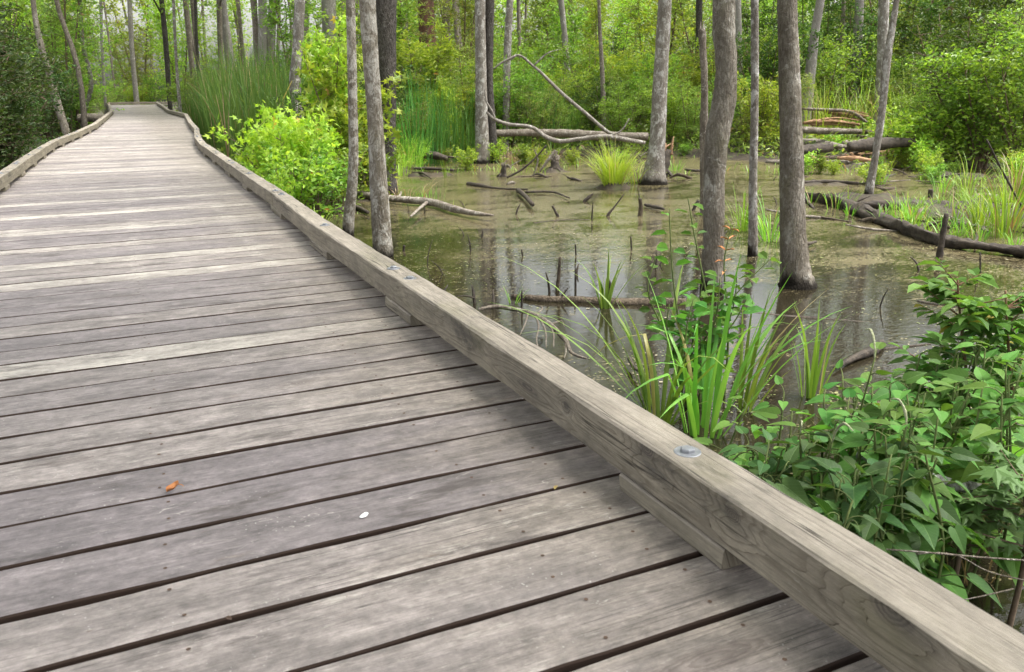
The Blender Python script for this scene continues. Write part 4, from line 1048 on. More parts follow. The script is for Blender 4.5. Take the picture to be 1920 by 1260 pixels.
clump('grass_tuft', 430, 300, 80, .55, .012, 'blade_fresh', 'grass strip beside the kerb below the reeds', .35, (.05, .5), (.1, .8), seed=46, d=10.2)
clump('grass_tuft', 585, 372, 16, .60, .011, 'blade_yellow', 'few arching yellow blades over the dark bank near the slender trunk', .10, (.2, .7), (.8, 1.9), seed=47, d=8.0)
clump('grass_tuft', 850, 395, 14, .18, .008, 'blade_fresh', 'tiny weeds sprouting along the white-barked branch', .2, (.2, .9), (.2, .8), seed=48)
clump('grass_tuft', 805, 372, 24, .22, .009, 'blade_fresh', 'thin weeds behind the white-barked branch', .25, (.1, .6), (.2, .8), seed=49)
clump('dead_grass', 1000, 278, 160, .48, .010, 'blade_dry', 'brown dead grass curtain hanging under the long pale log', .55, (.3, 1.0), (.6, 1.6), seed=50, d=17.0)
clump('dead_grass', 955, 278, 120, .45, .010, 'blade_dry', 'brown dead grass curtain at the left end of the pale log', .5, (.3, 1.0), (.6, 1.6), seed=51, d=16.9)
clump('dead_grass', 760, 368, 60, .32, .010, 'blade_dry', 'bleached dead grass on the bank above the white-barked branch', .5, (.4, 1.2), (.6, 1.6), seed=52)
clump('dead_grass', 1840, 1040, 26, .5, .004, 'blade_dry', 'tangle of dry brown grass stalks in dark shade below the shrub', .25, (.5, 1.3), (.2, 1.0), seed=53)
clump('dead_grass', 1760, 1000, 14, .5, .004, 'blade_dry', 'thin dry stalks beneath the heart-leaved plants near the kerb', .22, (.5, 1.3), (.2, 1.0), seed=54)
_rl = random.Random(5)
for i in range(16):
    t = _rl.random(); x = 1520+t*400; y = 372+t*100+_rl.uniform(-12, 10)
    clump('grass_tuft', x, y, _rl.randint(7, 14), _rl.uniform(.16, .34), .010, 'blade_fresh', 'little grass tuft sprouting along the long rotten log', .08, (.1, .9), (.2, 1.4), seed=120+i, dry=.2, z=WZ+.04, group='grass tufts along the rotten log', segs=5)
# cattails on the far bank
for k, (x, d, n, L) in enumerate([(780, 15.6, 60, 1.9), (808, 16.2, 60, 2.0), (835, 16.6, 55, 1.9), (860, 17.2, 60, 1.9), (885, 17.8, 50, 1.8), (985, 18.6, 60, 1.9), (1020, 19.0, 60, 1.9), (745, 16.0, 45, 1.8), (1065, 19.4, 40, 1.6)]):
    clump('cattail_clump', x, 290, n, L, .016, 'blade_reed', 'tall dark green cattail clump on the far bank of the pond', .35, (.0, .28), (.0, .9), d=d, cat='cattails', seed=60+k, group='cattails along the far bank', segs=6)
for k, (x, d) in enumerate([(1540, 17.5), (1570, 18.2), (1600, 18.8), (1640, 18.4), (1690, 17.8), (1735, 18.5), (1500, 19)]):
    clump('grass_stand', x, 250, 60, 1.9, .013, 'blade_fresh' if k % 2 else 'blade_yellow', 'tall arching grass stand in the thicket behind the marsh', .5, (.05, .5), (.2, 1.6), d=d, cat='tall grass', seed=80+k, group='tall grasses behind the marsh', dry=.2, segs=6)
def reeds():
    rg = np.random.default_rng(5); random.seed(5); mb = MB(); n = 0
    while n < 4200:
        x = rg.uniform(325, 640); d = rg.uniform(13.2, 30)
        p = ground_at(x, d)
        e = edge(min(p[1], 40), 'r')
        if p[0] < e[0]+.45: continue
        if x > 470+ (d-13)*9 and x > 560: continue
        p[2] = base_z(p)
        hh = rg.uniform(1.5, 2.35)*(.8 if x < 380 else 1.0)
        blade(mb, p, rg.uniform(0, 6.28), rg.uniform(0, .13), hh, rg.uniform(.012, .022), rg.choice([rg.uniform(0, .4), rg.uniform(.4, 1.9)], p=[.75, .25]), 5, .3, 1 if rg.uniform() < .05 else 0)
        n += 1
    tag(mb.build('reeds', [M['blade_reed'], M['blade_dry']]), 'tall green reed bed beside the right kerb', 'reeds', None, 'stuff')
reeds()

# ---------------------------------------------------------------- shrubs
def shrub_meshes(name, seed, H, R, stems, twigs, lf, L, ratio, mat, tmpl=T_OVAL, droop=0.0, low=.12, top=1.0, whorl=False, shape=1.0):
    """woody shrub: curved stems, side twigs, leaves along the twigs"""
    global RNG
    keep = RNG; RNG = rg = np.random.default_rng(abs(int(seed)))
    ms = MB(); ml = MB(); paths = []
    for s in range(stems):
        a = 6.283*s/stems+rg.uniform(-.5, .5); rr = R*rg.uniform(.15, .85) if stems > 1 else R*.1; h = H*rg.uniform(.7, 1.0)
        P = np.array([[rg.normal(0, .05), rg.normal(0, .05), -.1], [math.cos(a)*rr*.3, math.sin(a)*rr*.3, h*.35], [math.cos(a)*rr*.7, math.sin(a)*rr*.7, h*.7], [math.cos(a)*rr, math.sin(a)*rr, h]])
        r0 = .007*H+.004
        C, _ = tube(ms, P, [r0, r0*.8, r0*.5, r0*.2], 5, 13); paths.append(C)
    Pl = []; Dl = []
    for i in range(twigs):
        C = paths[rg.integers(len(paths))]; t = low+(top-low)*rg.uniform(0, 1)**.8; k = min(len(C)-1, int(t*(len(C)-1)+.5)); p = C[k]
        a = rg.uniform(0, 6.28); l = R*rg.uniform(.25, .75)*(1.15-t*.75*shape)
        D = norm(np.array([math.cos(a), math.sin(a), rg.uniform(-.1, .8)-droop]))
        q = p+D*l*.55; e = q+norm(D+np.array([0, 0, rg.uniform(-.3, .3)-droop]))*l*.45
        if i % 2 == 0: tube(ms, [p, q, e], [.0035+.001*H, .0025, .001], 4, 5, cap=False)
        tt = (rg.uniform(0, 1, lf)**.7) if not whorl else np.concatenate([rg.uniform(.8, 1, lf-lf//3), rg.uniform(.2, .8, lf//3)])
        pts = np.where(tt[:, None] < .55, p+(q-p)*(tt[:, None]/.55), q+(e-q)*((tt[:, None]-.55)/.45))
        pts = pts+rg.normal(0, L*.45, (lf, 3))
        az = rg.uniform(0, 6.28, lf)
        side = np.stack([np.cos(az), np.sin(az), rg.normal(.05, .45, lf)-droop*.6], 1)
        Pl.append(pts); Dl.append(norm(D*.7+side))
    P = np.concatenate(Pl); D = np.concatenate(Dl); n = len(P)
    sz = L*rg.uniform(.6, 1.25, n)
    leaves(ml, P, D, sz, sz*ratio*rg.uniform(.8, 1.2, n), tmpl, flat=.55)
    RNG = keep
    return ms.mesh(name+'_stem', [M['twig']]), ml.mesh(name+'_foliage', [M[mat]])
def shrub(name, meshes, loc, label, cat='shrub', group=None, s=1.0, rz=0.0, sz=None):
    r = empty(name, loc, label, cat, group)
    obj('stem', meshes[0], r); obj('foliage', meshes[1], r)
    r.scale = (s, s, sz or s); r.rotation_euler = (0, 0, rz)
    return r
M['leaf_deep'] = leafmat('leaf_deep', (.020, .042, .010), (.065, .105, .020), .3)  # darker leaf colour stands in for shade left of the boardwalk
SH = dict(
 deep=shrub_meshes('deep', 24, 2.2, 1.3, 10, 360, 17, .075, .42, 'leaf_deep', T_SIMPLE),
 bright=shrub_meshes('bright', 11, 2.0, 1.1, 9, 260, 16, .085, .42, 'leaf_bright', T_SIMPLE),
 mid=shrub_meshes('mid', 12, 2.2, 1.2, 9, 300, 16, .080, .45, 'leaf_mid', T_SIMPLE),
 olive=shrub_meshes('olive', 13, 2.0, 1.2, 10, 280, 16, .075, .38, 'leaf_olive', T_SIMPLE),
 dark=shrub_meshes('dark', 14, 2.2, 1.3, 10, 340, 17, .075, .42, 'leaf_dark', T_SIMPLE),
 whorl=shrub_meshes('whorl', 15, 2.4, 1.1, 8, 230, 15, .13, .30, 'leaf_bright', T_SIMPLE, whorl=True),
 willow=shrub_meshes('willow', 16, 2.2, 1.0, 9, 260, 16, .11, .17, 'leaf_olive', T_SIMPLE, droop=.15),
 sapl=shrub_meshes('sapl', 17, 5.0, 1.6, 2, 300, 16, .10, .5, 'leaf_mid', T_SIMPLE, low=.1, shape=.6),
 sapl2=shrub_meshes('sapl2', 18, 6.0, 1.8, 2, 320, 16, .11, .5, 'leaf_bright', T_SIMPLE, low=.08, shape=.6),
 sapl3=shrub_meshes('sapl3', 19, 5.5, 1.5, 3, 320, 16, .095, .42, 'leaf_olive', T_SIMPLE, low=.1, shape=.6),
 sapl4=shrub_meshes('sapl4', 20, 4.0, 1.5, 3, 320, 18, .09, .45, 'leaf_dark', T_SIMPLE, low=.05, shape=.6),
)
KINDS = {
 'deep': ('shrub', 'very dark dense bush in the shade left of the boardwalk', 'dark bushes left of the boardwalk'),
 'bright': ('shrub', 'light green round shrub in the thicket edge beyond the water', 'light green shrubs of the thicket'),
 'mid': ('shrub', 'mid green leafy shrub in the thicket beyond the water', 'mid green shrubs of the thicket'),
 'olive': ('shrub', 'olive green fine-leaved shrub in the thicket beyond the water', 'olive shrubs of the thicket'),
 'dark': ('shrub', 'dark green dense shrub in the shaded thicket', 'dark shrubs of the thicket'),
 'whorl': ('shrub', 'bright shrub with long leaves in starry whorls in the thicket', 'whorl-leaved shrubs of the thicket'),
 'willow': ('shrub', 'narrow-leaved drooping shrub in the thicket beyond the water', 'narrow-leaved shrubs of the thicket'),
 'sapl': ('sapling', 'tall mid green sapling in the woods behind the thicket', 'mid green saplings of the woods'),
 'sapl2': ('sapling', 'tall bright green sapling in the woods behind the thicket', 'bright saplings of the woods'),
 'sapl3': ('sapling', 'tall olive green sapling in the woods behind the thicket', 'olive saplings of the woods'),
 'sapl4': ('sapling', 'dark bushy sapling in the woods behind the thicket', 'dark saplings of the woods'),
}
PROTO = {}
def put(kind, x, d, s, sz=None, rz=None, label=None, group=True, rg=random):
    if 1495 < x < 1705 and d < 19.3: d += 4.5
    nm, lab, grp = KINDS[kind]
    p = ground_at(x, d); p[2] = base_z(p)
    e0, e1 = edge(np.clip(p[1], 0, 40), 'l'), edge(np.clip(p[1], 0, 40), 'r')
    rad = 1.0*s
    if p[1] < 44 and e0[0]-.35-rad*.75 < p[0] < e1[0]+.35+rad*.75:
        p[0] = e0[0]-.35-rad*.75 if p[0] < (e0[0]+e1[0])/2 else e1[0]+.35+rad*.75
    rz = random.uniform(0, 6.28) if rz is None else rz
    if kind not in PROTO:
        PROTO[kind] = shrub(nm, SH[kind], p, label or lab, nm, grp if group else None, s, rz, sz)
        return PROTO[kind]
    o = dup(PROTO[kind], p, rz, (s, s, sz or s), label or lab, grp)
    if not group: del o['group']
    return o
random.seed(21)
def bank(x): return float(np.interp(x, BX, BD))
# front of the thicket beyond the pond
for i, x in enumerate(np.linspace(760, 2050, 34)):
    k = random.choice(['mid', 'olive', 'bright', 'willow', 'mid', 'dark', 'whorl'] if x < 1500 else ['olive', 'mid', 'dark', 'mid', 'willow', 'bright'])
    put(k, x+random.uniform(-15, 15), bank(x)+random.uniform(.8, 2.6), random.uniform(.42, .85))
for i, x in enumerate(np.linspace(720, 2080, 34)):
    k = random.choice(['mid', 'olive', 'bright', 'whorl', 'mid', 'bright', 'dark'])
    put(k, x+random.uniform(-20, 20), bank(x)+random.uniform(2.8, 6), random.uniform(.85, 1.25))
for i, x in enumerate(np.linspace(560, 2100, 36)):
    put(random.choice(['sapl', 'sapl2', 'sapl3', 'sapl4', 'bright', 'mid']), x+random.uniform(-20, 20), bank(max(x, 760))+random.uniform(5, 11), random.uniform(.75, 1.15))
for i, x in enumerate(np.linspace(20, 2100, 52)):
    if 505 < x < 560 or 585 < x < 612 or (150 < x < 640 and i % 2): continue
    put(random.choice(['sapl', 'sapl2', 'sapl3', 'sapl']), x+random.uniform(-18, 18), random.uniform(27, 46), random.uniform(.9, 1.3))
for i, x in enumerate(np.linspace(-80, 2150, 60)):
    if 150 < x < 640 and random.random() < .75: continue
    put(random.choice(['sapl', 'sapl2', 'sapl3', 'sapl2']), x+random.uniform(-18, 18), random.uniform(44, 62), random.uniform(1.2, 1.7))
# left of the boardwalk
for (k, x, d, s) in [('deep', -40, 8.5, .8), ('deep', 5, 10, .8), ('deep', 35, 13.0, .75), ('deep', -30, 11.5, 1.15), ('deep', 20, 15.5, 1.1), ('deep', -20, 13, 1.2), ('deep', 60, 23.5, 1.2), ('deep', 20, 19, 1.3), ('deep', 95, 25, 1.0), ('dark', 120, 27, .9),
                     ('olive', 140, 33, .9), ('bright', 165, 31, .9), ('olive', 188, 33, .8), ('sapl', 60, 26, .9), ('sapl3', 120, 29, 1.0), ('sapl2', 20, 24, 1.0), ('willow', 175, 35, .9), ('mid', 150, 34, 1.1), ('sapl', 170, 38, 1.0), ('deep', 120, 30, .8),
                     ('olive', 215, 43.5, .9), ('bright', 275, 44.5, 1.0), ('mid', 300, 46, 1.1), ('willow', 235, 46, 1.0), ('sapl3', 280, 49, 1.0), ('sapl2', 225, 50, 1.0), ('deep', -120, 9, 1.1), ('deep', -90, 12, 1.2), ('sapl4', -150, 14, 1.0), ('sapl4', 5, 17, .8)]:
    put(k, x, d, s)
# between the reeds and the maple, and behind the reeds
for (k, x, d, s) in [('mid', 360, 32, 1.0), ('olive', 410, 31, 1.0), ('mid', 470, 31, .9), ('olive', 560, 24, 1.0), ('mid', 610, 20, 1.0), ('dark', 650, 15, .75), ('dark', 690, 14.5, .8), ('dark', 605, 12.5, .6), ('mid', 700, 17, 1.0), ('dark', 740, 17.5, .9)]:
    put(k, x, d, s)
# forest trunks far behind (thin, copies of a few)
def far_trees():
    protos = []
    rg = random.Random(4)
    spots = []
    for i in range(120):
        x = rg.uniform(-150, 2080) if i < 70 else rg.uniform(150, 900); d = rg.uniform(24, 62)
        spots.append((x, d))
    kinds = [('bark_far', 'grey trunk with a high crown deep in the swamp forest', .085), ('bark_brown', 'thin brown trunk deep in the swamp forest', .06), ('dead_wood', 'pale bare-looking trunk deep in the swamp forest', .08)]
    for i, (x, d) in enumerate(spots):
        k = i % 3; p = ground_at(x, d); p[2] = base_z(p)
        e0, e1 = edge(np.clip(p[1], 0, 40), 'l'), edge(np.clip(p[1], 0, 40), 'r')
        if p[1] < 46 and e0[0]-.8 < p[0] < e1[0]+.8: continue
        if len(protos) <= k:
            mk, lab, r = kinds[k]
            root = empty('forest_tree', p, lab, 'tree', ['grey trunks deep in the forest', 'brown trunks deep in the forest', 'pale trunks deep in the forest'][k])
            mb = MB(); q = random.Random(i); P = [[0, 0, -.2]]
            for j in range(1, 7): P.append([q.uniform(-.18, .18)*j*.5, q.uniform(-.18, .18)*j*.5, j*2.2])
            tube(mb, P, [r*1.25, r, r*.95, r*.85, r*.7, r*.5, r*.25], 8, 25, .05)
            for j in range(6):
                a = q.uniform(0, 6.28); z = q.uniform(7, 12); l = q.uniform(.7, 1.6); tube(mb, [[0, 0, z], [math.cos(a)*l, math.sin(a)*l, z+l*.7]], [r*.35, r*.1], 5, 4)
            mb.build('trunk', M[mk], root)
            c = obj('crown', CROWNS[k], root, (0, 0, 8.2))
            protos.append(root)
        else:
            s = rg.uniform(.8, 1.3)
            dup(protos[k], p, rg.uniform(0, 6.28), (s, s, s*rg.uniform(.9, 1.15)))
far_trees()

# named shrubs near the boardwalk
GUM = shrub_meshes('gum', 31, 2.5, .80, 3, 110, 9, .13, .85, 'leaf_yellow', T_STAR, low=.12, shape=.9)
GUM2 = shrub_meshes('gum2', 32, 1.3, .95, 8, 170, 12, .12, .8, 'leaf_yellow', T_STAR, low=.1, shape=.7)
GUMG = shrub_meshes('gumg', 33, 1.9, .85, 5, 130, 10, .12, .85, 'leaf_bright', T_STAR, low=.08)
WEED = shrub_meshes('weed', 34, .8, .6, 9, 120, 10, .075, .5, 'leaf_bright', T_OVAL, low=.1)
WEED2 = shrub_meshes('weed2', 35, .8, .65, 9, 130, 10, .07, .5, 'leaf_mid', T_OVAL, low=.05)
def near_shrub(name, me, x, d, s, label, sz=None, rz=0.0, cat='shrub', group=None):
    p = ground_at(x, d); p[2] = base_z(p)
    return shrub(name, me, p, label, cat, group, s, rz, sz)
near_shrub('maple_shrub', GUM2, 528, 9.6, .72, 'round glowing yellow-green star-leaved shrub beside the kerb', .95)
near_shrub('maple_shrub', GUM2, 575, 10.6, .7, 'smaller yellow-green star-leaved shrub right behind the round one', .8, 2.0)
near_shrub('maple_sapling', GUM, 612, 11.0, .62, 'tall pale star-leaved maple sapling left of the slender pale trunk', .95, 1.0, 'sapling')
near_shrub('maple_sapling', GUMG, 660, 11.0, .95, 'green star-leaved sapling behind the two pale trunks', 1.1, 2.2, 'sapling')
near_shrub('maple_sapling', GUMG, 640, 12.2, 1.0, 'green star-leaved sapling deeper behind the slender pale trunk', 1.0, 4.0, 'sapling')
near_shrub('leafy_weed', WEED, 545, 9.0, .9, 'bright leafy weed mound against the kerb under the yellow shrub', 1.0, .3, 'weeds')
near_shrub('leafy_weed', WEED2, 590, 9.4, .9, 'green leafy weed mound on the dark bank left of the slender trunk', .9, 1.3, 'weeds')
near_shrub('leafy_weed', WEED, 505, 8.4, .6, 'low leafy weed spilling towards the kerb near the round shrub', .8, 2.3, 'weeds')
near_shrub('leafy_weed', WEED2, 625, 10.2, .9, 'darker weed mound at the foot of the maple sapling', .9, 3.3, 'weeds')
near_shrub('leafy_weed', WEED2, 690, 11.0, .8, 'shaded weed mound at the foot of the dark flecked trunk', .9, .7, 'weeds')
near_shrub('leafy_weed', WEED, 1740, 14.4, 1.3, 'broad-leaved bright weed at the far marsh edge under the dark bushes', 1.2, .7, 'weeds')
near_shrub('leafy_weed', WEED, 1690, 14.8, 1.2, 'broad-leaved weed right of the black charred log', 1.2, 2.7, 'weeds')
for (x, d, s, k, lab) in [(1840, 14.2, 1.15, 'mid', 'large glossy green bush at the right edge of the marsh'), (1790, 15.5, 1.2, 'dark', 'dark bush behind the large glossy bush at the right'), (1910, 13.6, 1.1, 'mid', 'mid green bush cut by the right edge behind the sedges'), (1760, 14.6, .6, 'mid', 'small round bush at the marsh edge near the crooked sapling')]:
    put(k, x, d, s, label=lab, group=False)

_rw = random.Random(14)
wk = [None, None]
for i in range(44):
    if i < 20: x, y = _rw.uniform(720, 1320), _rw.uniform(272, 330)
    else: x, y = _rw.uniform(1470, 1930), _rw.uniform(278, 350)
    p = at(x, y, WZ)
    if p[0]-edge(min(p[1], 40), 'r')[0] < .8: continue
    p[2] = base_z(p); k = i % 2; sc = _rw.uniform(.28, .62); lab = ['bright low leafy weed on the marsh edge', 'mid green low leafy weed on the marsh edge'][k]; grp = ['bright', 'mid green'][k]+' weeds on the marsh edge'
    if wk[k] is None: wk[k] = shrub('leafy_weed', [WEED, WEED2][k], p, lab, 'weeds', grp, sc)
    else: dup(wk[k], p, _rw.uniform(0, 6.28), (sc, sc, sc*_rw.uniform(.8, 1.3)))
# ---------------------------------------------------------------- plants over the kerb
def heart_plant(x, y, zt, h, n, L, label, spike=0, seed=0, mat='leaf_heart', group=None, lean=None, name='lizards_tail_plant'):
    """upright stem with alternate heart leaves, top of the stem near pixel (x, y)"""
    rg = np.random.default_rng(seed+500)
    p = at(x, y, zt); b = np.array([p[0]+rg.uniform(-.06, .06), p[1]+rg.uniform(-.06, .06), WZ-.02])
    if lean is not None: b[:2] += lean
    root = empty(name, b, label, 'plant', group)
    ms = MB(); ml = MB(); t = p-b
    mid = t*.5+np.array([rg.normal(0, .03), rg.normal(0, .03), .02])
    C, _ = tube(ms, [[0, 0, 0], mid, t], [.005, .004, .0022], 6, 13)
    P = []; D = []; S = []; U = []
    a0 = rg.uniform(0, 6.28)
    for i in range(n):
        f = .28+.72*(i/(n-1)); k = min(12, int(f*12)); q = C[k]; a = a0+i*2.4+rg.normal(0, .3)
        pl = .06*(1.25-f*.7)*rg.uniform(.7, 1.3); d = np.array([math.cos(a), math.sin(a), .35])
        e = q+d*pl; tube(ms, [q, q+d*pl*.6+np.array([0, 0, .006]), e], [.0018, .0015, .0012], 4, 4, cap=False)
        size = L*(1.15-.75*max(0, f-.35))*rg.uniform(.8, 1.15)
        dd = np.array([math.cos(a+rg.normal(0, .25)), math.sin(a+rg.normal(0, .25)), rg.uniform(-.75, .1)+(.5 if f > .93 else 0)])
        P.append(e); D.append(dd); S.append(size); U.append(norm(np.array([math.cos(a)*.5, math.sin(a)*.5, 1.0])+rg.normal(0, .25, 3)))
    S = np.array(S)
    leaves(ml, np.array(P), np.array(D), S, S*.62, T_HEART, up=np.array(U))
    ms.build('stem', M['green_stem'], root); ml.build('foliage', M[mat], root)
    for s in range(spike):
        m = MB(); q = C[12]; a = rg.uniform(0, 6.28); hd = np.array([math.cos(a), math.sin(a), 0]); l = rg.uniform(.06, .10)
        Pp = [q, q+hd*l*.15+np.array([0, 0, l*.5]), q+hd*l*.45+np.array([0, 0, l*.78]), q+hd*l*.8+np.array([0, 0, l*.7])]
        tube(m, Pp, [.0016, .0032, .0030, .0012], 8, 18, .3); m.build('flower_spike', M['spike'], root)
    return root
random.seed(3)
GRP = "heart-leaved marsh plants crowding the kerb"
HP = [ # x, y, top z, leaves, size, spikes, label
 (1640, 672, .02, 11, .095, 1, 'heart-leaved plant with a curled white flower spike, tallest against the water'),
 (1545, 745, -.12, 10, .10, 0, None), (1485, 770, -.14, 10, .10, 0, None), (1590, 760, -.10, 10, .105, 0, None), (1700, 735, -.02, 11, .10, 0, None), (1430, 800, -.18, 9, .10, 0, None),
 (1500, 815, -.12, 10, .11, 1, 'heart-leaved plant with a pale tapering spike close to the kerb'), (1560, 830, -.10, 10, .11, 1, 'heart-leaved plant with a long drooping spike over the lichened branch'), (1640, 800, -.06, 11, .11, 0, None),
 (1700, 800, -.04, 11, .11, 1, 'heart-leaved plant with a short white spike beside the tall shrub'), (1760, 770, .0, 11, .10, 0, None), (1420, 850, -.16, 9, .11, 0, None), (1470, 880, -.14, 9, .115, 0, None),
 (1540, 890, -.12, 10, .12, 0, None), (1610, 880, -.10, 10, .12, 0, None), (1690, 870, -.10, 10, .115, 0, None), (1760, 850, -.08, 10, .11, 0, None), (1530, 950, -.20, 8, .12, 0, None), 
 (1470, 735, -.2, 9, .085, 0, None), (1580, 705, -.1, 9, .085, 0, None), (1670, 720, -.02, 10, .09, 0, None), (1400, 760, -.2, 8, .085, 0, None)]
_rh = random.Random(8)
for i in range(96):
    x = _rh.uniform(1395, 1935); y = float(np.interp(x, [1395, 1500, 1650, 1750, 1850, 1940], [815, 765, 705, 650, 575, 555]))+_rh.uniform(0, 1)**1.3*(270 if x < 1680 else 190)
    HP.append((x, y, float(np.interp(x, [1400, 1900], [-.16, .0]))+_rh.uniform(-.08, .03), 13, _rh.uniform(.068, .108), 0, None))
for i, (x, y, zt, n, L, sp, lab) in enumerate(HP):
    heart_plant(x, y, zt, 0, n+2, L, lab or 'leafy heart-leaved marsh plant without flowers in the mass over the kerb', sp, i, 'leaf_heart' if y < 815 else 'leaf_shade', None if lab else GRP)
# taller shrub on the right with oval leaves
def oval_shrub(px, d, n, L, mat, label, seed, stem='red_stem', name='leafy_shrub', ratio=.5, tmpl=T_OVAL):
    rg = np.random.default_rng(seed); ms = MB(); ml = MB()
    P = np.array([atd(x, y, d) for x, y in px]); b = np.array([P[0][0], P[0][1], WZ-.03])
    root = empty(name, b, label, 'shrub')
    C, r = tube(ms, np.concatenate([[b], P])-b, np.linspace(.008, .003, len(P)+1), 7, 25)
    Pl = []; Dl = []
    for i in range(n):
        f = rg.uniform(.25, 1); k = int(f*24); q = C[k]; a = rg.uniform(0, 6.28); l = rg.uniform(.06, .26)*(1.2-f*.6)
        D = norm(np.array([math.cos(a), math.sin(a), rg.uniform(.1, .8)])); e = q+D*l
        tube(ms, [q, q+D*l*.5, e], [.003, .002, .001], 4, 4, cap=False)
        m = 7
        tt = np.linspace(.25, 1, m)[:, None]; pts = q+(e-q)*tt
        az = a+np.where(np.arange(m) % 2 == 0, 1, -1)*rg.uniform(.5, 1.2, m)
        Pl.append(pts); Dl.append(np.stack([np.cos(az), np.sin(az), rg.uniform(-.4, .4, m)], 1))
    P2 = np.concatenate(Pl); D2 = np.concatenate(Dl); s = L*rg.uniform(.6, 1.2, len(P2))
    leaves(ml, P2, D2, s, s*ratio, tmpl, flat=.75)
    ms.build('stem', M[stem], root); ml.build('foliage', M[mat], root)
oval_shrub([(1822, 960), (1820, 850), (1812, 700), (1800, 590), (1795, 520)], 2.5, 34, .075, 'leaf_heart', 'tall red-stemmed shrub with small oval leaves rising above the heart-leaved plants', 3)
oval_shrub([(1905, 900), (1900, 760), (1890, 640), (1885, 545)], 2.45, 34, .075, 'leaf_heart', 'leafy shrub cut by the right edge beside the red-stemmed shrub', 4)
oval_shrub([(1945, 860), (1935, 740), (1925, 640)], 2.6, 30, .08, 'leaf_heart', 'outermost leafy shrub at the right edge', 5)
oval_shrub([(1770, 820), (1762, 740), (1757, 690)], 2.6, 14, .07, 'leaf_heart', 'small shrub shoot left of the red-stemmed shrub', 6)
oval_shrub([(1925, 1000), (1922, 940), (1915, 890)], 1.75, 18, .07, 'leaf_shade', 'lobed-leaved vine at the right edge over the dry stalks', 8, 'twig', 'vine', .8, T_STAR)
oval_shrub([(1800, 1000), (1795, 960), (1780, 930)], 1.85, 14, .07, 'leaf_shade', 'small vine sprig below the lichened branch', 9, 'twig', 'vine', .8, T_STAR)
# leafy stems in front of the kinked trunk
def stem_plant(px, d, L, label, curl=0, seed=0, ratio=.5):
    rg = np.random.default_rng(seed+900); ms = MB(); ml = MB(); mc = MB()
    P = np.array([atd(x, y, d) for x, y in px]); b = np.array([P[0][0], P[0][1], WZ-.02]); root = empty('leafy_stem_plant', b, label, 'plant')
    C, r = tube(ms, np.concatenate([[b], P])-b, np.linspace(.006, .002, len(P)+1), 6, 29)
    Pl = []; Dl = []; Pc = []; Dc = []
    for i, k in enumerate(range(5, 29, 2)):
        a = i*1.57+rg.normal(0, .4)
        for s in (0, math.pi):
            if rg.uniform() < .12: continue
            v = np.array([math.cos(a+s), math.sin(a+s), rg.uniform(-.1, .5)])
            if curl and k > 18: Pc.append(C[k]); Dc.append(v+np.array([0, 0, .1]))
            else: Pl.append(C[k]+v*.015); Dl.append(v)
    s = L*rg.uniform(.6, 1.15, len(Pl)); leaves(ml, np.array(Pl), np.array(Dl), s, s*ratio, T_OVAL, flat=.6)
    ms.build('stem', M['green_stem'], root); ml.build('foliage', M['leaf_heart'], root)
    if Pc:
        for pc, dc in zip(Pc, Dc):
            mc = MB(); leaves(mc, np.array([pc]), np.array([dc]), L*.75, L*.22, T_OVAL, flat=.9); mc.build('curled_leaf', M['dead_leaf'], root)
stem_plant([(1290, 700), (1272, 600), (1260, 500), (1255, 390)], 3.3, .085, 'tall leafy stem, straight one left of the kinked trunk', 0, 1, .6)
stem_plant([(1335, 620), (1318, 520), (1302, 440), (1290, 372)], 3.5, .075, 'tall leafy stem slanting in front of the kinked trunk', 0, 2)
stem_plant([(1365, 640), (1362, 560), (1358, 490), (1372, 420)], 3.4, .065, 'leafy stem with curled orange leaf tips before the kinked trunk', 1, 3)
stem_plant([(1300, 690), (1330, 620), (1390, 540), (1450, 480)], 3.4, .08, 'leafy stem leaning right towards the flared trunk', 0, 4)
stem_plant([(1280, 690), (1240, 610), (1215, 540), (1230, 480)], 3.4, .075, 'leafy stem leaning left from the same stool', 0, 5, .65)
stem_plant([(1315, 700), (1330, 640), (1345, 580), (1350, 520)], 3.3, .09, 'short dark-leaved stem low in front of the kinked trunk', 0, 6, .55)
stem_plant([(1295, 720), (1285, 660), (1290, 600), (1300, 560)], 3.2, .085, 'short round-leaved stem at the bottom of the stool', 0, 7, .65)
stem_plant([(1300, 720), (1298, 650), (1305, 590), (1318, 530)], 3.35, .095, 'dense round-leaved stem rising in the middle of the stool', 0, 12, .62)
stem_plant([(1330, 700), (1352, 640), (1385, 590), (1400, 560)], 3.3, .095, 'leafy stem with wide leaves low on the right of the stool', 0, 13, .6)
stem_plant([(1285, 700), (1262, 650), (1250, 610), (1255, 570)], 3.3, .09, 'leafy stem with wide leaves low on the left of the stool', 0, 14, .62)
stem_plant([(1345, 690), (1362, 620), (1378, 560), (1382, 500)], 3.5, .075, 'upright leafy stem close against the kinked trunk', 0, 15, .5)
branch('lichen_branch', [(1606, 852, 12, 1.95), (1650, 864, 22, 1.93), (1700, 884, 24, 1.9), (1760, 902, 24, 1.9), (1830, 915, 22, 1.95), (1900, 925, 18, 2.0)], 'lichen', 'dead branch crusted with white lichen among the heart-leaved plants', sides=12, rough=.22,
       twigs=[[(1680, 878, 12, 1.92), (1672, 868, 6, 1.91), (1664, 858, 3, 1.9)]])
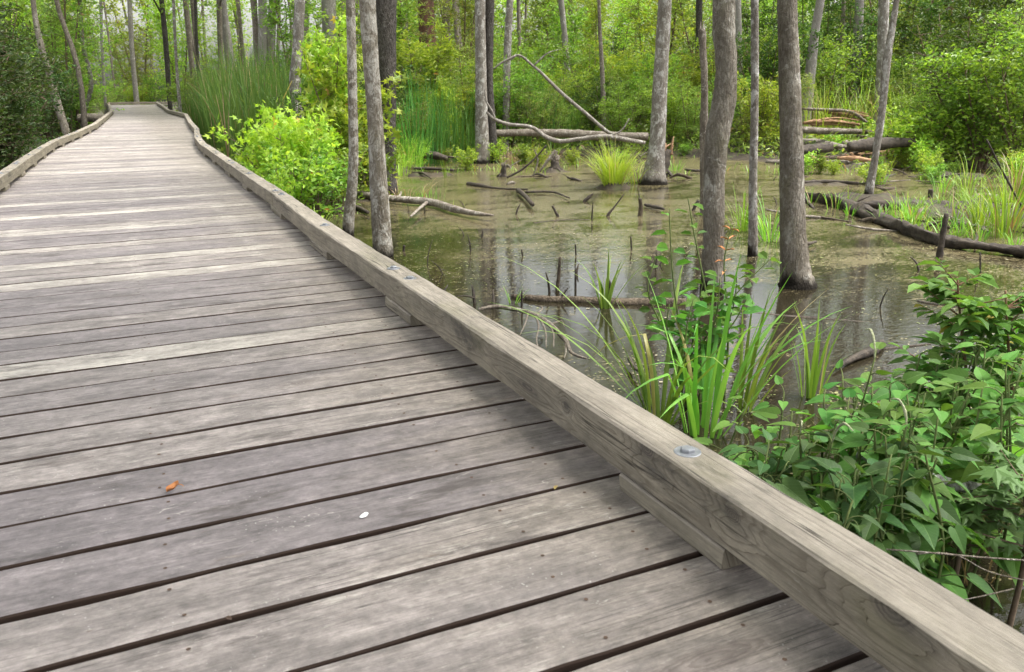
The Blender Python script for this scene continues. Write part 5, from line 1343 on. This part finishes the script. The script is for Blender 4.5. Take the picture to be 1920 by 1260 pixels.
for i, (px, lab) in enumerate([([(1662, 1030, 3, 1.5), (1740, 1036, 4, 1.5), (1830, 1044, 4, 1.52), (1940, 1052, 4, 1.55)], 'long straight dry stalk pointing at the kerb in the dark corner'),
                               ([(1690, 1040, 3, 1.55), (1790, 1040, 3, 1.55), (1850, 1070, 3, 1.55), (1940, 1092, 3, 1.55)], 'second dry stalk bending down below the straight one'),
                               ([(1800, 1126, 2, 1.5), (1840, 1118, 3, 1.5), (1900, 1104, 3, 1.5)], 'short dry stalk low in the dark corner')]):
    branch('dry_stalk', px, 'dead_wood', lab, 'stalk', sides=6, rough=.05)
branch('hanging_twig', [(1940, 420, 5, 7.5), (1915, 385, 4, 7.5), (1890, 340, 4, 7.5), (1850, 262, 3, 7.5)], 'rotten', 'dark bare twig slanting in from the right edge over the sedges', sides=6)

# ---------------------------------------------------------------- ground cover and floating weed
def undergrowth():
    global RNG
    RNG = np.random.default_rng(44); mb = MB(); n = 0
    N = 16000
    x = RNG.uniform(300, 2100, N); t = RNG.beta(1.1, 2.2, N)
    d = np.interp(x, BX, BD)+.1+t*9
    P = np.stack([atd(a, 300, b)*[1, 1, 0] for a, b in zip(x, d)])
    z = ground_z(P[:, 0], P[:, 1])
    e1 = np.array([edge(min(max(q, 0), 40), 'r')[0] for q in P[:, 1]]); e0 = np.array([edge(min(max(q, 0), 40), 'l')[0] for q in P[:, 1]])
    ok = ~((P[:, 1] > 39) & (P[:, 1] < 43.6)) & (z > WZ-.02) & ((P[:, 0] > e1+.3) | (P[:, 0] < e0-.3))
    P[:, 2] = z; P = P[ok]; n = len(P)
    P[:, 2] += RNG.uniform(0, 1, n)**2*.45
    a = RNG.uniform(0, 6.28, n)
    D = norm(np.stack([np.cos(a), np.sin(a), RNG.uniform(-.2, 1.3, n)], 1))
    s = RNG.uniform(.06, .16, n); leaves(mb, P, D, s, s*RNG.uniform(.2, .5, n), T_SIMPLE, flat=.5)
    tag(mb.build('undergrowth', M['leaf_olive']), 'low green ground plants on the banks', 'undergrowth', None, 'stuff')
    mb = MB(); random.seed(77); rg = np.random.default_rng(77)
    for i in range(5200):
        if i % 3 == 0: p = at(rg.uniform(1690, 1930), rg.uniform(375, 445), WZ)
        elif i % 3 == 1: p = at(rg.uniform(1490, 1880), 282+rg.uniform(0, 1)**1.5*66, WZ)
        else: p = at(rg.uniform(740, 1500), 288+rg.uniform(0, 1)**2*40, WZ)
        if vnoise(p[0], p[1], 1.7, 21)+.5*vnoise(p[0], p[1], 5, 22) < .1: continue
        p[2] = max(WZ, gz(p[0], p[1]))-.01
        blade(mb, p, rg.uniform(0, 6.28), rg.uniform(.1, .9), rg.uniform(.05, .22), rg.uniform(.008, .016), rg.uniform(0, 1.2), 3)
    tag(mb.build('marsh_grass', M['blade_fresh']), 'short green weeds on the marsh flats', 'grass', None, 'stuff')
    # left bank, shaded
    mb = MB(); N = 5000
    y = RNG.uniform(3, 40, N); X = np.array([edge(q, 'l')[0] for q in y])-.35-RNG.uniform(0, 1, N)**1.5*5
    z = ground_z(X, y); P = np.stack([X, y, z+RNG.uniform(0, 1, N)**2*.4], 1); a = RNG.uniform(0, 6.28, N)
    D = norm(np.stack([np.cos(a), np.sin(a), RNG.uniform(-.2, 1.0, N)], 1)); s = RNG.uniform(.05, .13, N)
    leaves(mb, P, D, s, s*.4, T_SIMPLE, flat=.5)
    tag(mb.build('undergrowth', M['leaf_dark']), 'dark ground plants left of the boardwalk', 'undergrowth', None, 'stuff')
undergrowth()
M['duckweed'] = leafmat('duckweed', (.12, .15, .035), (.24, .23, .10), .1, .6, (.36, .32, .22), .2)
def duckweed():
    rg = np.random.default_rng(9); V = []; Fc = []
    N = 26000
    x = rg.uniform(600, 2000, N); y = 300+rg.uniform(0, 1, N)**1.7*480
    n = 0; mb = MB(); P = np.array([at(a, b, WZ) for a, b in zip(x, y)])
    q = vnoise(P[:, 0], P[:, 1], 1.3, 12)+.6*vnoise(P[:, 0], P[:, 1], 4.2, 13)+.5*vnoise(P[:, 0], P[:, 1], 11, 14)
    keep = (q+rg.normal(0, .45, N) > .35) & (P[:, 0] > .98) & (ground_z(P[:, 0], P[:, 1]) < WZ)
    P = P[keep]; n = len(P)
    r = rg.uniform(.0025, .006, n)*np.where(rg.uniform(size=n) < .08, 2.0, 1.0); a = rg.uniform(0, 6.28, n)
    th = np.linspace(0, 2*np.pi, 5, endpoint=False)
    VV = np.stack([P[:, 0, None]+r[:, None]*np.cos(th+a[:, None])*1.2, P[:, 1, None]+r[:, None]*np.sin(th+a[:, None]), np.full((n, 5), WZ+.004)], 2).reshape(-1, 3)
    mb.add(VV, [tuple(i*5+j for j in range(5)) for i in range(n)])
    tag(mb.build('duckweed', M['duckweed']), 'pale floating duckweed and leaf bits on the pond', 'duckweed', None, 'stuff')
duckweed()

# ---------------------------------------------------------------- light, sky, camera
def light():
    w = bpy.data.worlds.new('World'); SC.world = w; w.use_nodes = True
    nt = w.node_tree; nt.nodes.clear(); b = NB(nt)
    sky = b.n('ShaderNodeTexSky', sky_type='NISHITA'); sky.sun_disc = False
    el, az = math.radians(66), math.radians(118)      # sun azimuth clockwise from +Y (north)
    sky.sun_elevation = el; sky.sun_rotation = az; sky.air_density = 1.5; sky.dust_density = 6.0; sky.ozone_density = 1.0
    hs = b.n('ShaderNodeHueSaturation'); hs.inputs['Saturation'].default_value = .22; b.l(sky.outputs[0], hs.inputs['Color'])
    bg = b.n('ShaderNodeBackground'); bg.inputs['Strength'].default_value = .15; b.l(hs.outputs[0], bg.inputs['Color'])
    out = b.n('ShaderNodeOutputWorld'); b.l(bg.outputs[0], out.inputs[0])
    s = bpy.data.lights.new('sun', 'SUN'); s.energy = 2.0; s.angle = math.radians(16); s.color = (1, .97, .92)
    o = bpy.data.objects.new('sun', s); COL.objects.link(o)
    d = Vector((math.sin(az)*math.cos(el), math.cos(az)*math.cos(el), math.sin(el)))
    o.rotation_euler = d.to_track_quat('Z', 'Y').to_euler(); o.location = (0, 0, 20)
    vs = SC.view_settings; vs.view_transform = 'Standard'; vs.look = 'None'; vs.exposure = EXPO; vs.gamma = 1
EXPO = 1.6
light()
cam = bpy.data.cameras.new('camera'); co = bpy.data.objects.new('camera', cam); COL.objects.link(co)
cam.sensor_fit = 'HORIZONTAL'; cam.sensor_width = 36; cam.lens = F/1920*36; cam.clip_start = .05; cam.clip_end = 1000
m = Matrix(((RT[0], UP[0], -FW[0], 0), (RT[1], UP[1], -FW[1], 0), (RT[2], UP[2], -FW[2], EYE), (0, 0, 0, 1)))
co.matrix_world = m
cam.dof.use_dof = True; cam.dof.focus_distance = 3.2; cam.dof.aperture_fstop = 11.0
SC.camera = co
SC.cycles.max_bounces = 8; SC.cycles.transparent_max_bounces = 4; SC.cycles.use_denoising = True
SC.cycles.sample_clamp_indirect = 6
